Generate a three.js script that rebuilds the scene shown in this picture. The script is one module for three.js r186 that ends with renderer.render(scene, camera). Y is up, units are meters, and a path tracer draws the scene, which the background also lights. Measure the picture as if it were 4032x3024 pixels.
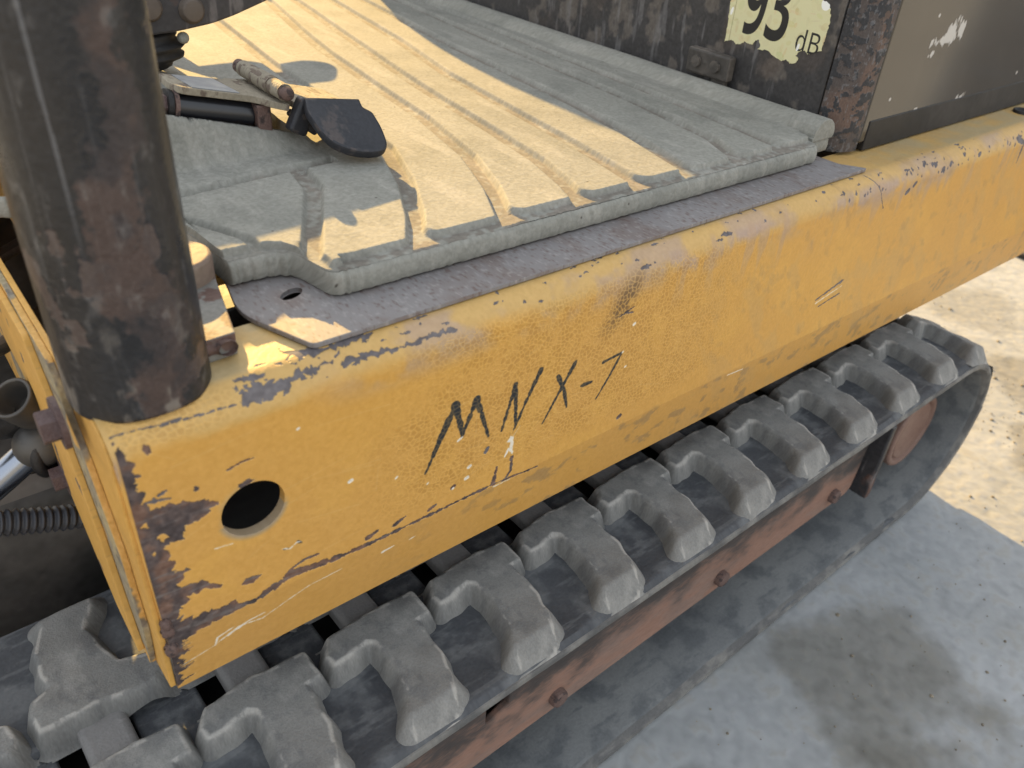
import * as THREE from 'three';
import { RoundedBoxGeometry } from 'three/addons/geometries/RoundedBoxGeometry.js';
import { mergeGeometries, toCreasedNormals } from 'three/addons/utils/BufferGeometryUtils.js';

/* ------------------------------------------------------------------ camera, sky, sun, exposure */
const scene = new THREE.Scene();
const camera = new THREE.PerspectiveCamera(50.05, 4 / 3, 0.02, 200);
{
  // the viewing axes, from the vanishing points of the machine's length and height
  const f = 1777, X = new THREE.Vector3(2584, -1044.5, f).normalize();
  const D = new THREE.Vector3(-198, 2533.5, f); D.addScaledVector(X, -X.dot(D)).normalize();
  const Y = D.clone().negate(), Z = new THREE.Vector3().crossVectors(X, Y);
  // camera right / up / back written in world axes
  const right = new THREE.Vector3(X.x, Y.x, Z.x), up = new THREE.Vector3(-X.y, -Y.y, -Z.y), back = new THREE.Vector3(-X.z, -Y.z, -Z.z);
  camera.position.set(-0.0548, 0.4772, 0.3662);
  camera.setRotationFromMatrix(new THREE.Matrix4().makeBasis(right, up, back));
  camera.focus = 0.68; camera.userData.fStop = 8;
}
const SUN = new THREE.Vector3(0.25, 0.325, -1).normalize();          // towards the sun
{
  const w = 128, h = 64, d = new Float32Array(w * h * 4);
  for (let j = 0; j < h; j++) for (let i = 0; i < w; i++) {
    const el = ((j + 0.5) / h - 0.5) * Math.PI, az = ((i + 0.5) / w - 0.5) * 2 * Math.PI;
    const v = new THREE.Vector3(Math.cos(el) * Math.cos(az), Math.sin(el), Math.cos(el) * Math.sin(az));
    const t = Math.max(0, v.y), c = Math.max(0, v.dot(SUN));
    const g = 0.5 * Math.pow(c, 6), k = Math.pow(1 - t, 3), low = v.y < 0 ? 0.6 : 1;
    const o = (j * w + i) * 4;
    d[o] = low * (0.262 + 0.11 * k + g); d[o + 1] = low * (0.286 + 0.085 * k + 0.8 * g); d[o + 2] = low * (0.318 + 0.035 * k + 0.55 * g); d[o + 3] = 1;
  }
  const sky = new THREE.DataTexture(d, w, h, THREE.RGBAFormat, THREE.FloatType);
  sky.mapping = THREE.EquirectangularReflectionMapping; sky.magFilter = sky.minFilter = THREE.LinearFilter; sky.needsUpdate = true;
  scene.background = sky; scene.environment = sky;
}
const sun = new THREE.DirectionalLight(new THREE.Color().setRGB(1, 0.64, 0.2), 3.5);
sun.position.copy(SUN).multiplyScalar(6); sun.target.position.set(0.4, 0, -0.3); scene.add(sun, sun.target);
sun.castShadow = true; sun.shadow.mapSize.set(4096, 4096); sun.shadow.radius = 1;
Object.assign(sun.shadow.camera, { left: -3, right: 3, top: 3, bottom: -3, near: 0.1, far: 20 });
const renderer = new THREE.WebGLRenderer({ antialias: true });
renderer.setSize(1024, 768);
renderer.toneMapping = THREE.LinearToneMapping;
renderer.toneMappingExposure = 3.85;
renderer.shadowMap.enabled = true; renderer.shadowMap.type = THREE.PCFSoftShadowMap;

/* ------------------------------------------------------------------ helpers */
function rng(s) { return () => { s |= 0; s = (s + 0x6d2b79f5) | 0; let t = Math.imul(s ^ (s >>> 15), 1 | s); t = (t + Math.imul(t ^ (t >>> 7), 61 | t)) ^ t; return ((t ^ (t >>> 14)) >>> 0) / 4294967296; }; }
const TABLE = (() => { const R = rng(12345), t = new Float32Array(65536); for (let i = 0; i < 65536; i++) t[i] = R(); return t; })();
const hash = (x, y, s) => TABLE[(x + Math.imul(y, 4099) + Math.imul(s, 40503)) & 65535];
const mod = (a, n) => ((a % n) + n) % n;
// value noise with px by py cells to the tile, u and v from 0 to 1
function vnoise(u, v, px, py, s) {
  const x = u * px, y = v * py, xi = Math.floor(x), yi = Math.floor(y); let fx = x - xi, fy = y - yi;
  fx = fx * fx * (3 - 2 * fx); fy = fy * fy * (3 - 2 * fy);
  let x0 = xi % px, y0 = yi % py; if (x0 < 0) x0 += px; if (y0 < 0) y0 += py; const x1 = x0 + 1 === px ? 0 : x0 + 1, y1 = y0 + 1 === py ? 0 : y0 + 1;
  const a = hash(x0, y0, s), b = hash(x1, y0, s), c = hash(x0, y1, s), e = hash(x1, y1, s);
  return a + (b - a) * fx + (c - a) * fy + (a - b - c + e) * fx * fy;
}
function fbm(u, v, px, py, s, oct = 4) { let a = 0, w = 0.5, n = 0; for (let i = 0; i < oct; i++) { a += w * vnoise(u, v, px, py, s + i * 17); n += w; w *= 0.5; px *= 2; py *= 2; } return a / n; }
// distance to the nearest cell border, for crackle
function cells(u, v, px, py, s) {
  const x = u * px, y = v * py, xi = Math.floor(x), yi = Math.floor(y); let a = 9, b = 9;
  for (let j = -1; j < 2; j++) for (let i = -1; i < 2; i++) {
    const cx = xi + i + hash(mod(xi + i, px), mod(yi + j, py), s), cy = yi + j + hash(mod(xi + i, px), mod(yi + j, py), s + 5), d = Math.hypot(cx - x, cy - y);
    if (d < a) { b = a; a = d; } else if (d < b) b = d;
  }
  return b - a;
}
const sstep = (a, b, x) => { const t = Math.min(1, Math.max(0, (x - a) / (b - a))); return t * t * (3 - 2 * t); };
const lerp = (a, b, t) => a + (b - a) * t;
const mix = (a, b, t) => [a[0] + (b[0] - a[0]) * t, a[1] + (b[1] - a[1]) * t, a[2] + (b[2] - a[2]) * t];
function dataTex(w, h, data, srgb) {
  const t = new THREE.DataTexture(data, w, h, THREE.RGBAFormat); t.wrapS = t.wrapT = THREE.RepeatWrapping;
  t.magFilter = THREE.LinearFilter; t.minFilter = THREE.LinearMipmapLinearFilter; t.generateMipmaps = true;
  if (srgb) t.colorSpace = THREE.SRGBColorSpace; t.needsUpdate = true; return t;
}
// fn(u, v) gives { c: sRGB colour 0..255, h: height 0..1, r: roughness }
function skin(w, h, fn, { bump = 0.0005, metal = 0, ...more } = {}) {
  const c = new Uint8Array(w * h * 4), b = new Uint8Array(w * h * 4), q = new Uint8Array(w * h * 4);
  for (let j = 0; j < h; j++) for (let i = 0; i < w; i++) {
    const p = fn((i + 0.5) / w, (j + 0.5) / h), o = (j * w + i) * 4;
    for (let k = 0; k < 3; k++) { c[o + k] = Math.max(0, Math.min(255, p.c[k])); b[o + k] = Math.max(0, Math.min(255, p.h * 255)); }
    q[o] = 255; q[o + 1] = Math.max(0, Math.min(255, p.r * 255)); q[o + 2] = 255; c[o + 3] = b[o + 3] = q[o + 3] = 255;
  }
  return new THREE.MeshPhysicalMaterial({ map: dataTex(w, h, c, true), bumpMap: dataTex(w, h, b), bumpScale: bump, roughnessMap: dataTex(w, h, q), roughness: 1, metalness: metal, ...more });
}
// box-projected texture coordinates, one unit of uv per `size` metres
function boxUV(geo, size = 1, ox = 0, oy = 0) {
  const g = geo.index ? geo.toNonIndexed() : geo; if (!g.attributes.normal) g.computeVertexNormals();
  const p = g.attributes.position, uv = new Float32Array(p.count * 2), a = new THREE.Vector3(), b = new THREE.Vector3(), c = new THREE.Vector3();
  for (let i = 0; i < p.count; i += 3) {
    a.fromBufferAttribute(p, i); b.fromBufferAttribute(p, i + 1).sub(a); c.fromBufferAttribute(p, i + 2).sub(a); b.cross(c);
    const x = Math.abs(b.x), y = Math.abs(b.y), z = Math.abs(b.z);
    for (let k = 0; k < 3; k++) {
      const X = p.getX(i + k), Y = p.getY(i + k), Z = p.getZ(i + k);
      const [s, t] = y >= x && y >= z ? [X, -Z] : x >= z ? [-Z, Y] : [X, Y];
      uv[(i + k) * 2] = s / size + ox; uv[(i + k) * 2 + 1] = t / size + oy;
    }
  }
  g.setAttribute('uv', new THREE.BufferAttribute(uv, 2)); return g;
}
const joined = (list) => mergeGeometries(list.map((g) => { const n = g.index ? g.toNonIndexed() : g; for (const k of Object.keys(n.attributes)) if (!['position', 'normal', 'uv'].includes(k)) n.deleteAttribute(k); return n; }));
function part(name, geo, mat, parent, label) {
  const m = new THREE.Mesh(geo, mat); m.name = name; m.castShadow = m.receiveShadow = true; parent.add(m);
  if (label) m.userData.label = label; return m;
}
const rbox = (w, h, d, r = 0.002, x = 0, y = 0, z = 0, seg = 2) => new RoundedBoxGeometry(w, h, d, seg, Math.min(r, w / 2.01, h / 2.01, d / 2.01)).translate(x, y, z);
const cyl = (r, len, seg = 32, r2 = r) => new THREE.CylinderGeometry(r2, r, len, seg);
function lathe(pts, seg = 40) { return new THREE.LatheGeometry(pts.map(([r, y]) => new THREE.Vector2(r, y)), seg); }
function smoothShape(pts, r = 0.003, hole) {           // polygon with rounded corners
  const s = new THREE.Shape(), n = pts.length;
  pts.forEach(([x, y, rr = r], i) => {
    const a = pts[mod(i - 1, n)], b = pts[(i + 1) % n], da = Math.hypot(a[0] - x, a[1] - y), db = Math.hypot(b[0] - x, b[1] - y);
    const ka = Math.min(rr, da * 0.48) / da, kb = Math.min(rr, db * 0.48) / db;
    const p = [x + (a[0] - x) * ka, y + (a[1] - y) * ka], q = [x + (b[0] - x) * kb, y + (b[1] - y) * kb];
    i ? s.lineTo(...p) : s.moveTo(...p); s.quadraticCurveTo(x, y, ...q);
  });
  s.closePath(); if (hole) s.holes.push(hole); return s;
}
function plate(pts, t, r = 0.003, bev = 0.0008, hole) {   // extruded along +z by t, bevelled edges
  return new THREE.ExtrudeGeometry(smoothShape(pts, r, hole), { depth: t - 2 * bev, bevelEnabled: true, bevelThickness: bev, bevelSize: bev, bevelOffset: -bev, bevelSegments: 2, curveSegments: 12 }).translate(0, 0, bev);
}
const toTop = (g) => g.rotateX(Math.PI / 2);            // (x, y) drawn as (x, z), thickness goes down from y = 0
function roundPath(x, y, rx, ry) { const p = new THREE.Path(); p.absellipse(x, y, rx, ry, 0, Math.PI * 2); return p; }
function pl1(t, pts) { if (t <= pts[0][0]) return pts[0][1]; for (let i = 1; i < pts.length; i++) if (t <= pts[i][0]) return lerp(pts[i - 1][1], pts[i][1], (t - pts[i - 1][0]) / (pts[i][0] - pts[i - 1][0])); return pts[pts.length - 1][1]; }

/* ------------------------------------------------------------------ materials */
const YEL = [212, 162, 80], STEEL = [92, 80, 84], RUST = [88, 58, 48];
// worn yellow paint for the small plates
const yellow = skin(512, 512, (u, v) => {
  const n = fbm(u, v, 5, 5, 3, 5), f = fbm(u, v, 90, 90, 7, 2), st = fbm(u, v, 6, 120, 12, 3), chip = sstep(0.73, 0.75, fbm(u, v, 14, 14, 21, 5));
  let c = mix(YEL, [196, 150, 78], sstep(0.35, 0.75, n) * 0.7); c = mix(c, [176, 136, 74], sstep(0.62, 0.8, st) * 0.4);
  c = mix(c, STEEL, chip); return { c: c.map((k) => k + (f - 0.5) * 16), h: 0.6 + (f - 0.5) * 0.2 - chip * 0.4, r: 0.5 + n * 0.2 };
}, { bump: 0.0003 });
// black paint, scuffed through to brown primer and rust
const blackScuffed = skin(512, 512, (u, v) => {
  const n = fbm(u, v, 4, 4, 31, 5), m = fbm(u, v, 9, 9, 37, 5), f = fbm(u, v, 80, 80, 41, 3), s = fbm(u, v, 40, 7, 43, 4);
  let c = mix([40, 39, 41], [66, 64, 66], n); c = mix(c, [92, 66, 56], sstep(0.56, 0.66, m)); c = mix(c, [128, 122, 120], sstep(0.66, 0.8, s) * 0.6);
  return { c: c.map((k) => k + (f - 0.5) * 22), h: 0.5 + (f - 0.5) * 0.4 - sstep(0.56, 0.6, m) * 0.25, r: 0.42 + 0.3 * m };
}, { bump: 0.0003 });
const darkOil = skin(256, 256, (u, v) => { const n = fbm(u, v, 5, 5, 51, 5), f = fbm(u, v, 60, 60, 55, 2); return { c: mix([24, 23, 24], [54, 50, 47], sstep(0.4, 0.75, n)).map((k) => k + (f - 0.5) * 12), h: f, r: 0.4 + n * 0.4 }; }, { bump: 0.0003 });
const dustyBlack = skin(256, 256, (u, v) => { const n = fbm(u, v, 5, 5, 661, 5), f = fbm(u, v, 60, 60, 665, 2); return { c: mix([66, 62, 58], [104, 96, 88], sstep(0.35, 0.75, n)).map((k) => k + (f - 0.5) * 18), h: f, r: 0.5 + n * 0.35 }; }, { bump: 0.0004 });
const rustySteel = skin(1024, 256, (u, v) => {          // the retaining strip: grey mill scale going to brown
  const n = fbm(u, v, 7, 5, 61, 5), m = fbm(u, v, 22, 14, 66, 4), f = fbm(u, v, 260, 130, 71, 3);
  let c = mix([122, 117, 116], [138, 134, 133], n); c = mix(c, [108, 90, 82], sstep(0.5, 0.75, m) * 0.4); c = mix(c, [168, 164, 160], sstep(0.62, 0.8, f) * 0.5); c = mix(c, [92, 70, 62], sstep(0.64, 0.8, 1 - f) * 0.55);
  return { c, h: 0.5 + (f - 0.5) * 0.6, r: 0.55 + 0.2 * n };
}, { bump: 0.0003 });
const brownSteel = skin(512, 512, (u, v) => {
  const n = fbm(u, v, 5, 5, 81, 5), m = fbm(u, v, 16, 16, 86, 4), f = fbm(u, v, 120, 120, 91, 3);
  let c = mix([86, 64, 58], [116, 96, 88], n); c = mix(c, [64, 52, 50], sstep(0.55, 0.7, m)); return { c: c.map((k) => k + (f - 0.5) * 26), h: 0.5 + (f - 0.5) * 0.7, r: 0.62 + 0.2 * m };
}, { bump: 0.0004 });
const boltRust = skin(256, 256, (u, v) => { const n = fbm(u, v, 6, 6, 95, 4), f = fbm(u, v, 60, 60, 97, 2); return { c: mix([82, 62, 60], [104, 88, 86], n).map((k) => k + (f - 0.5) * 24), h: f, r: 0.55 + 0.2 * n }; }, { bump: 0.0003 });
const chrome = new THREE.MeshStandardMaterial({ color: 0x9aa0ac, metalness: 1, roughness: 0.22 });
const galvanised = skin(256, 256, (u, v) => { const n = fbm(u, v, 7, 7, 101, 4); return { c: mix([74, 72, 71], [112, 108, 102], n), h: n, r: 0.4 + 0.3 * n }; }, { bump: 0.0002, metal: 0.6 });
// dusty rubber of the floor mat, 0.5 m to the tile
const matRubber = skin(1024, 1024, (u, v) => {
  const n = fbm(u, v, 5, 5, 111, 5), m = fbm(u, v, 15, 11, 117, 5), st = fbm(u, v, 44, 10, 119, 4), f = fbm(u, v, 200, 200, 123, 3), w = cells(u, v, 110, 110, 127), w2 = vnoise(u, v, 170, 90, 131);
  const pit = hash(Math.floor(u * 150), Math.floor(v * 150), 9) > 0.9985 ? sstep(0.4, 0.1, Math.hypot(mod(u * 150, 1) - 0.5, mod(v * 150, 1) - 0.5)) : 0;
  let c = mix([134, 133, 125], [151, 149, 140], n); c = mix(c, [122, 122, 115], sstep(0.5, 0.75, m) * 0.5); c = mix(c, [168, 164, 155], sstep(0.58, 0.78, st) * 0.4); c = mix(c, [70, 64, 58], pit * 0.8);
  return { c: c.map((k) => k + (f - 0.5) * 26 - (1 - sstep(0, 0.16, w)) * 7), h: 0.55 + (f - 0.5) * 0.35 + sstep(0, 0.25, w) * 0.12 + (w2 - 0.5) * 0.2 - pit * 0.5, r: 0.88 };
}, { bump: 0.0005 });
// track rubber
const rubberSkin = (seed, a, b, dust, amount) => skin(512, 512, (u, v) => {
  const n = fbm(u, v, 4, 4, seed, 5), m = fbm(u, v, 10, 10, seed + 7, 5), s = fbm(u, v, 12, 50, seed + 9, 4), f = fbm(u, v, 160, 160, seed + 13, 3);
  let c = mix(a, b, n); c = mix(c, dust, sstep(0.48, 0.72, m) * amount); c = mix(c, dust, sstep(0.6, 0.78, s) * amount * 0.7);
  return { c: c.map((k) => k + (f - 0.5) * 16), h: 0.5 + (f - 0.5) * 0.5 + (m - 0.5) * 0.5, r: 0.62 + 0.25 * m };
}, { bump: 0.0006 });
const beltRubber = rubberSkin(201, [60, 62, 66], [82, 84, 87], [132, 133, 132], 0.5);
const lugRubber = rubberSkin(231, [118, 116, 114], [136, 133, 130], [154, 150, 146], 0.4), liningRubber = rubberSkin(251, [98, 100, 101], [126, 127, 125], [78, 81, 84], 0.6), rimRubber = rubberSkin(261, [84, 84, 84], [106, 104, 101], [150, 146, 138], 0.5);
const frameRust = skin(1024, 256, (u, v) => {
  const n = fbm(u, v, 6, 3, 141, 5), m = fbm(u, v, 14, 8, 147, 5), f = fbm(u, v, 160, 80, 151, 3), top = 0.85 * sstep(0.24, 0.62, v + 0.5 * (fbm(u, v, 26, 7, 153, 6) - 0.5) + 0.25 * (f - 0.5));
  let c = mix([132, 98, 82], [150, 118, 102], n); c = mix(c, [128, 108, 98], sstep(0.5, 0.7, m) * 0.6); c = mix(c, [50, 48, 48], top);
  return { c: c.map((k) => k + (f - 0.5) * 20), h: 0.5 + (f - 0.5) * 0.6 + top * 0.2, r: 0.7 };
}, { bump: 0.0005 });
// concrete yard, 4 m to the tile
const concrete = skin(1280, 1280, (u, v) => {
  const n = fbm(u, v, 7, 7, 161, 5), m = fbm(u, v, 26, 26, 167, 5), f = fbm(u, v, 300, 300, 171, 3), s = fbm(u, v, 40, 14, 173, 4);
  let c = mix([146, 148, 149], [164, 165, 163], n); c = mix(c, [180, 181, 182], sstep(0.45, 0.75, m) * 0.4); c = mix(c, [138, 136, 128], sstep(0.55, 0.78, s) * 0.25); c = mix(c, [122, 116, 104], sstep(0.58, 0.76, f) * 0.3); 
  const X = (u - 0.5) * 4, Z = (0.5 - v) * 4;           // oil and mud stains beside the track
  for (const [x, z, r, k] of [[0.67, 0.22, 0.12, 0.5], [0.62, 0.33, 0.13, 0.4], [0.44, 0.19, 0.04, 0.6], [0.5, 0.3, 0.1, 0.3], [1.55, 0.02, 0.11, 0.45], [1.36, 0.16, 0.12, 0.45], [1.75, -0.2, 0.12, 0.3]]) {
    const d = Math.hypot(X - x, Z - z) / r + (fbm(u, v, 30, 30, 177, 6) - 0.5) * 2.4; c = mix(c, [98, 94, 84], k * sstep(1.15, 0.55, d));
  }
  return { c: c.map((k) => k + (f - 0.5) * 34), h: 0.5 + (f - 0.5) * 0.9 + (m - 0.5) * 0.5, r: 0.9 };
}, { bump: 0.002 });
// black seat-box panel: scratched and dusty, 0.5 m to the tile
const panelBlack = skin(1024, 1024, (u, v) => {
  const n = fbm(u, v, 6, 6, 181, 5), m = fbm(u, v, 26, 20, 187, 5), s = fbm(u, v, 70, 12, 191, 4), f = fbm(u, v, 180, 180, 193, 3);
  let c = mix([44, 42, 42], [62, 60, 60], n); c = mix(c, [104, 96, 88], sstep(0.52, 0.64, m) * 0.75); c = mix(c, [120, 118, 118], sstep(0.6, 0.76, s) * 0.55); c = mix(c, [84, 72, 64], sstep(0.6, 0.75, fbm(u, v, 10, 10, 197, 4)) * 0.4);
  return { c: c.map((k) => k + (f - 0.5) * 24), h: 0.5 + (f - 0.5) * 0.4 + (m - 0.5) * 0.5, r: 0.5 + 0.3 * m };
}, { bump: 0.0005 });
const cornerRust = skin(256, 1024, (u, v) => {
  const m = fbm(u, v, 12, 80, 211, 5), r = fbm(u, v, 4, 12, 217, 4), f = fbm(u, v, 60, 240, 219, 3);
  let c = mix([76, 68, 65], [98, 78, 68], sstep(0.42, 0.7, r) * sstep(0.75, 0.5, Math.abs(u - 0.5) * 2)); c = mix(c, [46, 46, 49], sstep(0.5, 0.56, m + 0.1 * (Math.abs(u - 0.5) * 2 - 0.4))); c = mix(c, [112, 112, 114], sstep(0.66, 0.74, fbm(u, v, 30, 110, 223, 3)) * 0.6);
  return { c: c.map((k) => k + (f - 0.5) * 24), h: 0.4 + sstep(0.49, 0.56, m) * 0.4 + (f - 0.5) * 0.3, r: 0.55 };
}, { bump: 0.0006 });

/* the side beam's own paint, laid out in metres: x along the machine, s up round the section from the lower lip */
const BL = 1.28, BS = 0.32;
const beamPaint = (() => {
  const W = 2048, H = 512, K = W / BL, cv = document.createElement('canvas'); cv.width = W; cv.height = H;
  const g = cv.getContext('2d'), R = rng(77), P = (x, s) => [x * K / 1000, H - s * K / 1000];
  const layer = () => { const c = document.createElement('canvas'); c.width = W; c.height = H; const q = c.getContext('2d'); q.fillStyle = '#000'; q.fillRect(0, 0, W, H); q.lineCap = q.lineJoin = 'round'; return q; };
  const ragged = (q, a, jag, col = '#fff', soft) => {       // closed outline in mm with torn edges
    q.fillStyle = col; q.beginPath(); const n = a.length / 2; let first = true;
    for (let i = 0; i < n; i++) {
      const [x0, y0] = P(a[2 * i], a[2 * i + 1]), [x1, y1] = P(a[2 * ((i + 1) % n)], a[2 * ((i + 1) % n) + 1]), L = Math.hypot(x1 - x0, y1 - y0), k = Math.max(1, Math.round(L / (soft || 3)));
      for (let j = 0; j < k; j++) { const t = j / k, x = lerp(x0, x1, t) + (R() - 0.5) * jag, y = lerp(y0, y1, t) + (R() - 0.5) * jag; first ? q.moveTo(x, y) : q.lineTo(x, y); first = false; }
    }
    q.closePath(); q.fill();
  };
  const stroke = (q, a, w0, w1, jag, col = '#fff') => {      // tapering stroke in mm
    q.strokeStyle = col; let L = 0; const n = a.length / 2;
    for (let i = 0; i < n - 1; i++) {
      const [x0, y0] = P(a[2 * i], a[2 * i + 1]), [x1, y1] = P(a[2 * i + 2], a[2 * i + 3]), k = Math.max(1, Math.round(Math.hypot(x1 - x0, y1 - y0) / 3));
      for (let j = 0; j < k; j++) {
        const t0 = j / k, t1 = (j + 1) / k; q.lineWidth = lerp(w0, w1, (i + t0) / (n - 1)) * K / 1000 * (1 + (R() - 0.5) * jag); q.beginPath();
        q.moveTo(lerp(x0, x1, t0) + (R() - 0.5) * jag, lerp(y0, y1, t0) + (R() - 0.5) * jag); q.lineTo(lerp(x0, x1, t1), lerp(y0, y1, t1)); q.stroke();
      }
    }
  };
  const rust = layer(), steel = layer(), ink = layer(), white = layer();
  // paint broken away to brown rust at the front edge and along the lower bend
  ragged(rust, [-6, 221, -3, 221, -1, 213, 0, 206, 1, 198, 4, 194, 7, 191, 5, 187, 9, 186, 9, 183, 5, 184, 4, 181, 7, 179, 4, 178, 2, 181, 3, 174, 2, 169, 3, 163, -6, 163], 4);
  ragged(rust, [-6, 204, 3, 204, 5, 190, 7, 165, 10, 152, 13, 122, 14, 100, 11, 82, 10, 60, 9, 45, -6, 45], 9);
  ragged(rust, [-6, 166, 2, 165, 11, 159, 18, 158, 35, 153, 45, 146, 33, 139, 24, 139, 21, 131, 15, 132, 9, 129, 7, 121, 3, 118, 10, 113, 11, 107, 17, 108, 22, 106, 18, 104, 14, 98, 11, 100, 16, 94, 27, 92, 37, 82, 36, 80, 26, 85, 19, 86, 14, 80, 10, 79, 6, 79, 6, 73, 5, 70, 12, 67, 31, 65, 43, 64, 50, 57, 54, 57, 67, 62, 80, 64, 81, 61, 71, 57, 54, 54, 44, 54, 30, 54, 18, 52, 6, 51, 3, 50, 2, 46, 7, 44, 11, 35, 5, 36, 7, 25, 2, 28, 4, 11, 1, 4, -6, 0], 5);
  for (const a of [[8, 140, 12, 140, 15, 136, 11, 134], [3, 128, 6, 129, 6, 125], [2, 150, 5, 152, 6, 148]]) ragged(rust, a, 3, '#000');
  for (let i = 0; i < 26; i++) { const s = 3 + R() * 46; stroke(rust, [0, s, 3 + R() * 11, s + 1 + R() * 3], 1.5, 0.3, 1); }
  stroke(rust, [78, 63, 97, 60, 117, 58, 147, 57, 181, 57, 213, 57, 245, 57, 260, 56, 290, 53], 2.6, 1.3, 1.4); stroke(rust, [78, 64, 110, 59, 140, 57], 4, 1.5, 2.4);
  stroke(rust, [245, 57, 248, 73], 3, 1.6, 1); stroke(rust, [257, 57, 262, 63, 262, 76], 1.4, 2.4, 1);
  ragged(rust, [14, 202, 16, 200, 16, 195, 14, 195, 12, 199], 2); stroke(rust, [52, 166, 60, 168, 68, 168], 1.4, 0.8, 1); ragged(rust, [48, 74, 52, 78, 62, 76, 56, 71], 2); stroke(rust, [79, 67, 90, 71, 101, 70], 1.2, 2, 1);
  ragged(rust, [56, 152, 63, 155, 67, 152, 58, 150], 2); ragged(rust, [33, 164, 35, 163, 35, 160, 33, 161], 2); stroke(rust, [187, 62, 193, 64], 3.4, 2, 1); stroke(rust, [207, 73, 209, 74], 2.6, 2, 1); stroke(rust, [377, 65, 379, 66], 3, 2, 1); stroke(rust, [358, 168, 364, 170, 374, 168], 1.6, 1.4, 1); stroke(rust, [364, 170, 374, 173], 1.6, 0.8, 1);
  stroke(rust, [137, 63, 146, 66], 3, 1.5, 1.2); stroke(rust, [157, 63, 168, 67], 2.4, 1.2, 1.2);
  // worn to dark grey metal along the top bend
  ragged(steel, [65, 216, 68, 216, 71, 211, 77, 213, 87, 212, 96, 208, 101, 213, 110, 212, 122, 211, 133, 218, 131, 213, 118, 209, 107, 208, 97, 206, 92, 203, 78, 203, 69, 202, 67, 206, 71, 208, 64, 212], 7);
  ragged(steel, [102, 234, 108, 228, 117, 226, 122, 222, 137, 224, 147, 224, 157, 222, 156, 219, 142, 218, 134, 219, 127, 218, 113, 219, 106, 219, 101, 227], 7);
  ragged(steel, [129, 210, 140, 210, 155, 209, 170, 207, 189, 208, 209, 207, 210, 205, 189, 205, 169, 205, 148, 205, 136, 206, 127, 205], 5);
  for (let i = 0; i < 120; i++) { const x = 70 + Math.pow(R(), 1.7) * 1150, s = 203 + R() * 21, r = 0.5 + R() * R() * 2.4, e = 1 + R() * 2.6; ragged(steel, [x - r * e, s, x - r * 0.4, s + r, x + r * e, s + r * 0.4, x + r * e * 0.4, s - r * 0.7], 3, '#fff', 2); }
  for (let i = 0; i < 60; i++) { const x = 640 + R() * 560, s = 196 + R() * 16, r = 0.8 + R() * 1.6; ragged(steel, [x - r, s, x, s + r * 1.6, x + r, s, x, s - r], 3, '#fff', 2); }
  stroke(steel, [8, 165, 13, 164, 20, 162], 2, 1, 1); stroke(steel, [15, 167, 19, 168], 2, 1, 1); ragged(steel, [12, 167, 14, 164, 12, 162, 9, 164], 2);
  stroke(steel, [236, 93, 238, 96], 2.4, 2.4, 1); stroke(steel, [-1, 210, 10, 210, 22, 208.5, 37, 208], 0.5, 0.9, 1.2); for (const x of [24, 30, 36, 42, 48, 54, 60]) stroke(steel, [x, 207.5 - (x - 24) * 0.05, x + 4.4, 207.3 - (x - 24) * 0.05], 1.1, 0.9, 0.6);
  stroke(steel, [646, 97, 690, 108], 1.4, 2.4, 1.6); stroke(steel, [655, 87, 690, 92], 1, 1.5, 1); stroke(steel, [690, 219, 703, 204, 712, 190, 722, 178], 0.8, 0.8, 0.6); stroke(steel, [997, 204, 1016, 196, 1018, 172], 4, 2, 2);
  for (const [x, s] of [[771, 192], [825, 197], [790, 209], [812, 205], [840, 200], [760, 186], [870, 204], [905, 200]]) stroke(steel, [x, s, x + 5, s + 3], 3, 2, 2);
  // marker lettering and scribbled marks
  stroke(ink, [184, 98, 195, 121, 208, 147], 1.4, 5.4, 1); stroke(ink, [208, 147, 211, 135, 215, 119], 5.4, 2.9, 1); stroke(ink, [214, 117, 220, 131, 226, 145], 2, 4.3, 1); stroke(ink, [226, 145, 232, 126, 238, 107], 3.9, 1.8, 1);
  stroke(ink, [250, 107, 255, 125, 260, 144], 1.8, 3.3, 1); stroke(ink, [260, 144, 262, 122, 263, 104], 3.3, 1.8, 1); stroke(ink, [262, 103, 272, 126, 283, 148], 1.6, 3.5, 1);
  stroke(ink, [290, 96, 303, 118, 318, 143], 1.2, 3.3, 0.8); stroke(ink, [301, 136, 309, 120, 314, 102], 3.3, 2.2, 0.8); stroke(ink, [327, 117, 338, 116.5], 3, 2.2, 0.8); stroke(ink, [348, 131, 368, 133], 2.5, 2.2, 0.6); stroke(ink, [368, 133, 358, 115, 346, 97], 2.5, 1.4, 0.6);
  // fresh white scratches and flecks
  ragged(white, [259, 98, 262, 96, 263, 78, 259, 83, 259, 92, 256, 93], 2); stroke(white, [258, 86, 255, 80], 1.8, 1, 1); stroke(white, [215, 117, 211, 115], 2, 1, 1); stroke(white, [262, 97, 268, 104], 0.5, 0.3, 0.4);
  stroke(white, [28, 29, 43, 36, 59, 32, 79, 39, 93, 43, 117, 44], 1, 0.5, 1); stroke(white, [27, 28, 29, 35, 40, 38], 1.4, 0.8, 0.8); stroke(white, [36, 32, 50, 37, 61, 37], 1.6, 0.8, 1.4); stroke(white, [6, 24, 27, 28], 0.7, 0.6, 0.8);
  for (const [x, s, r] of [[222, 86, 2], [220, 76, 1.8], [127, 120, 2], [161, 106, 1], [186, 88, 1], [377, 156, 1.6], [375, 117, 1.4], [369, 133, 1], [208, 72, 0.9], [96, 176, 0.9]]) stroke(white, [x - r * 0.4, s, x + r * 0.4, s + 0.5], r * 1.6, r * 1.4, 0.6);
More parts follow.
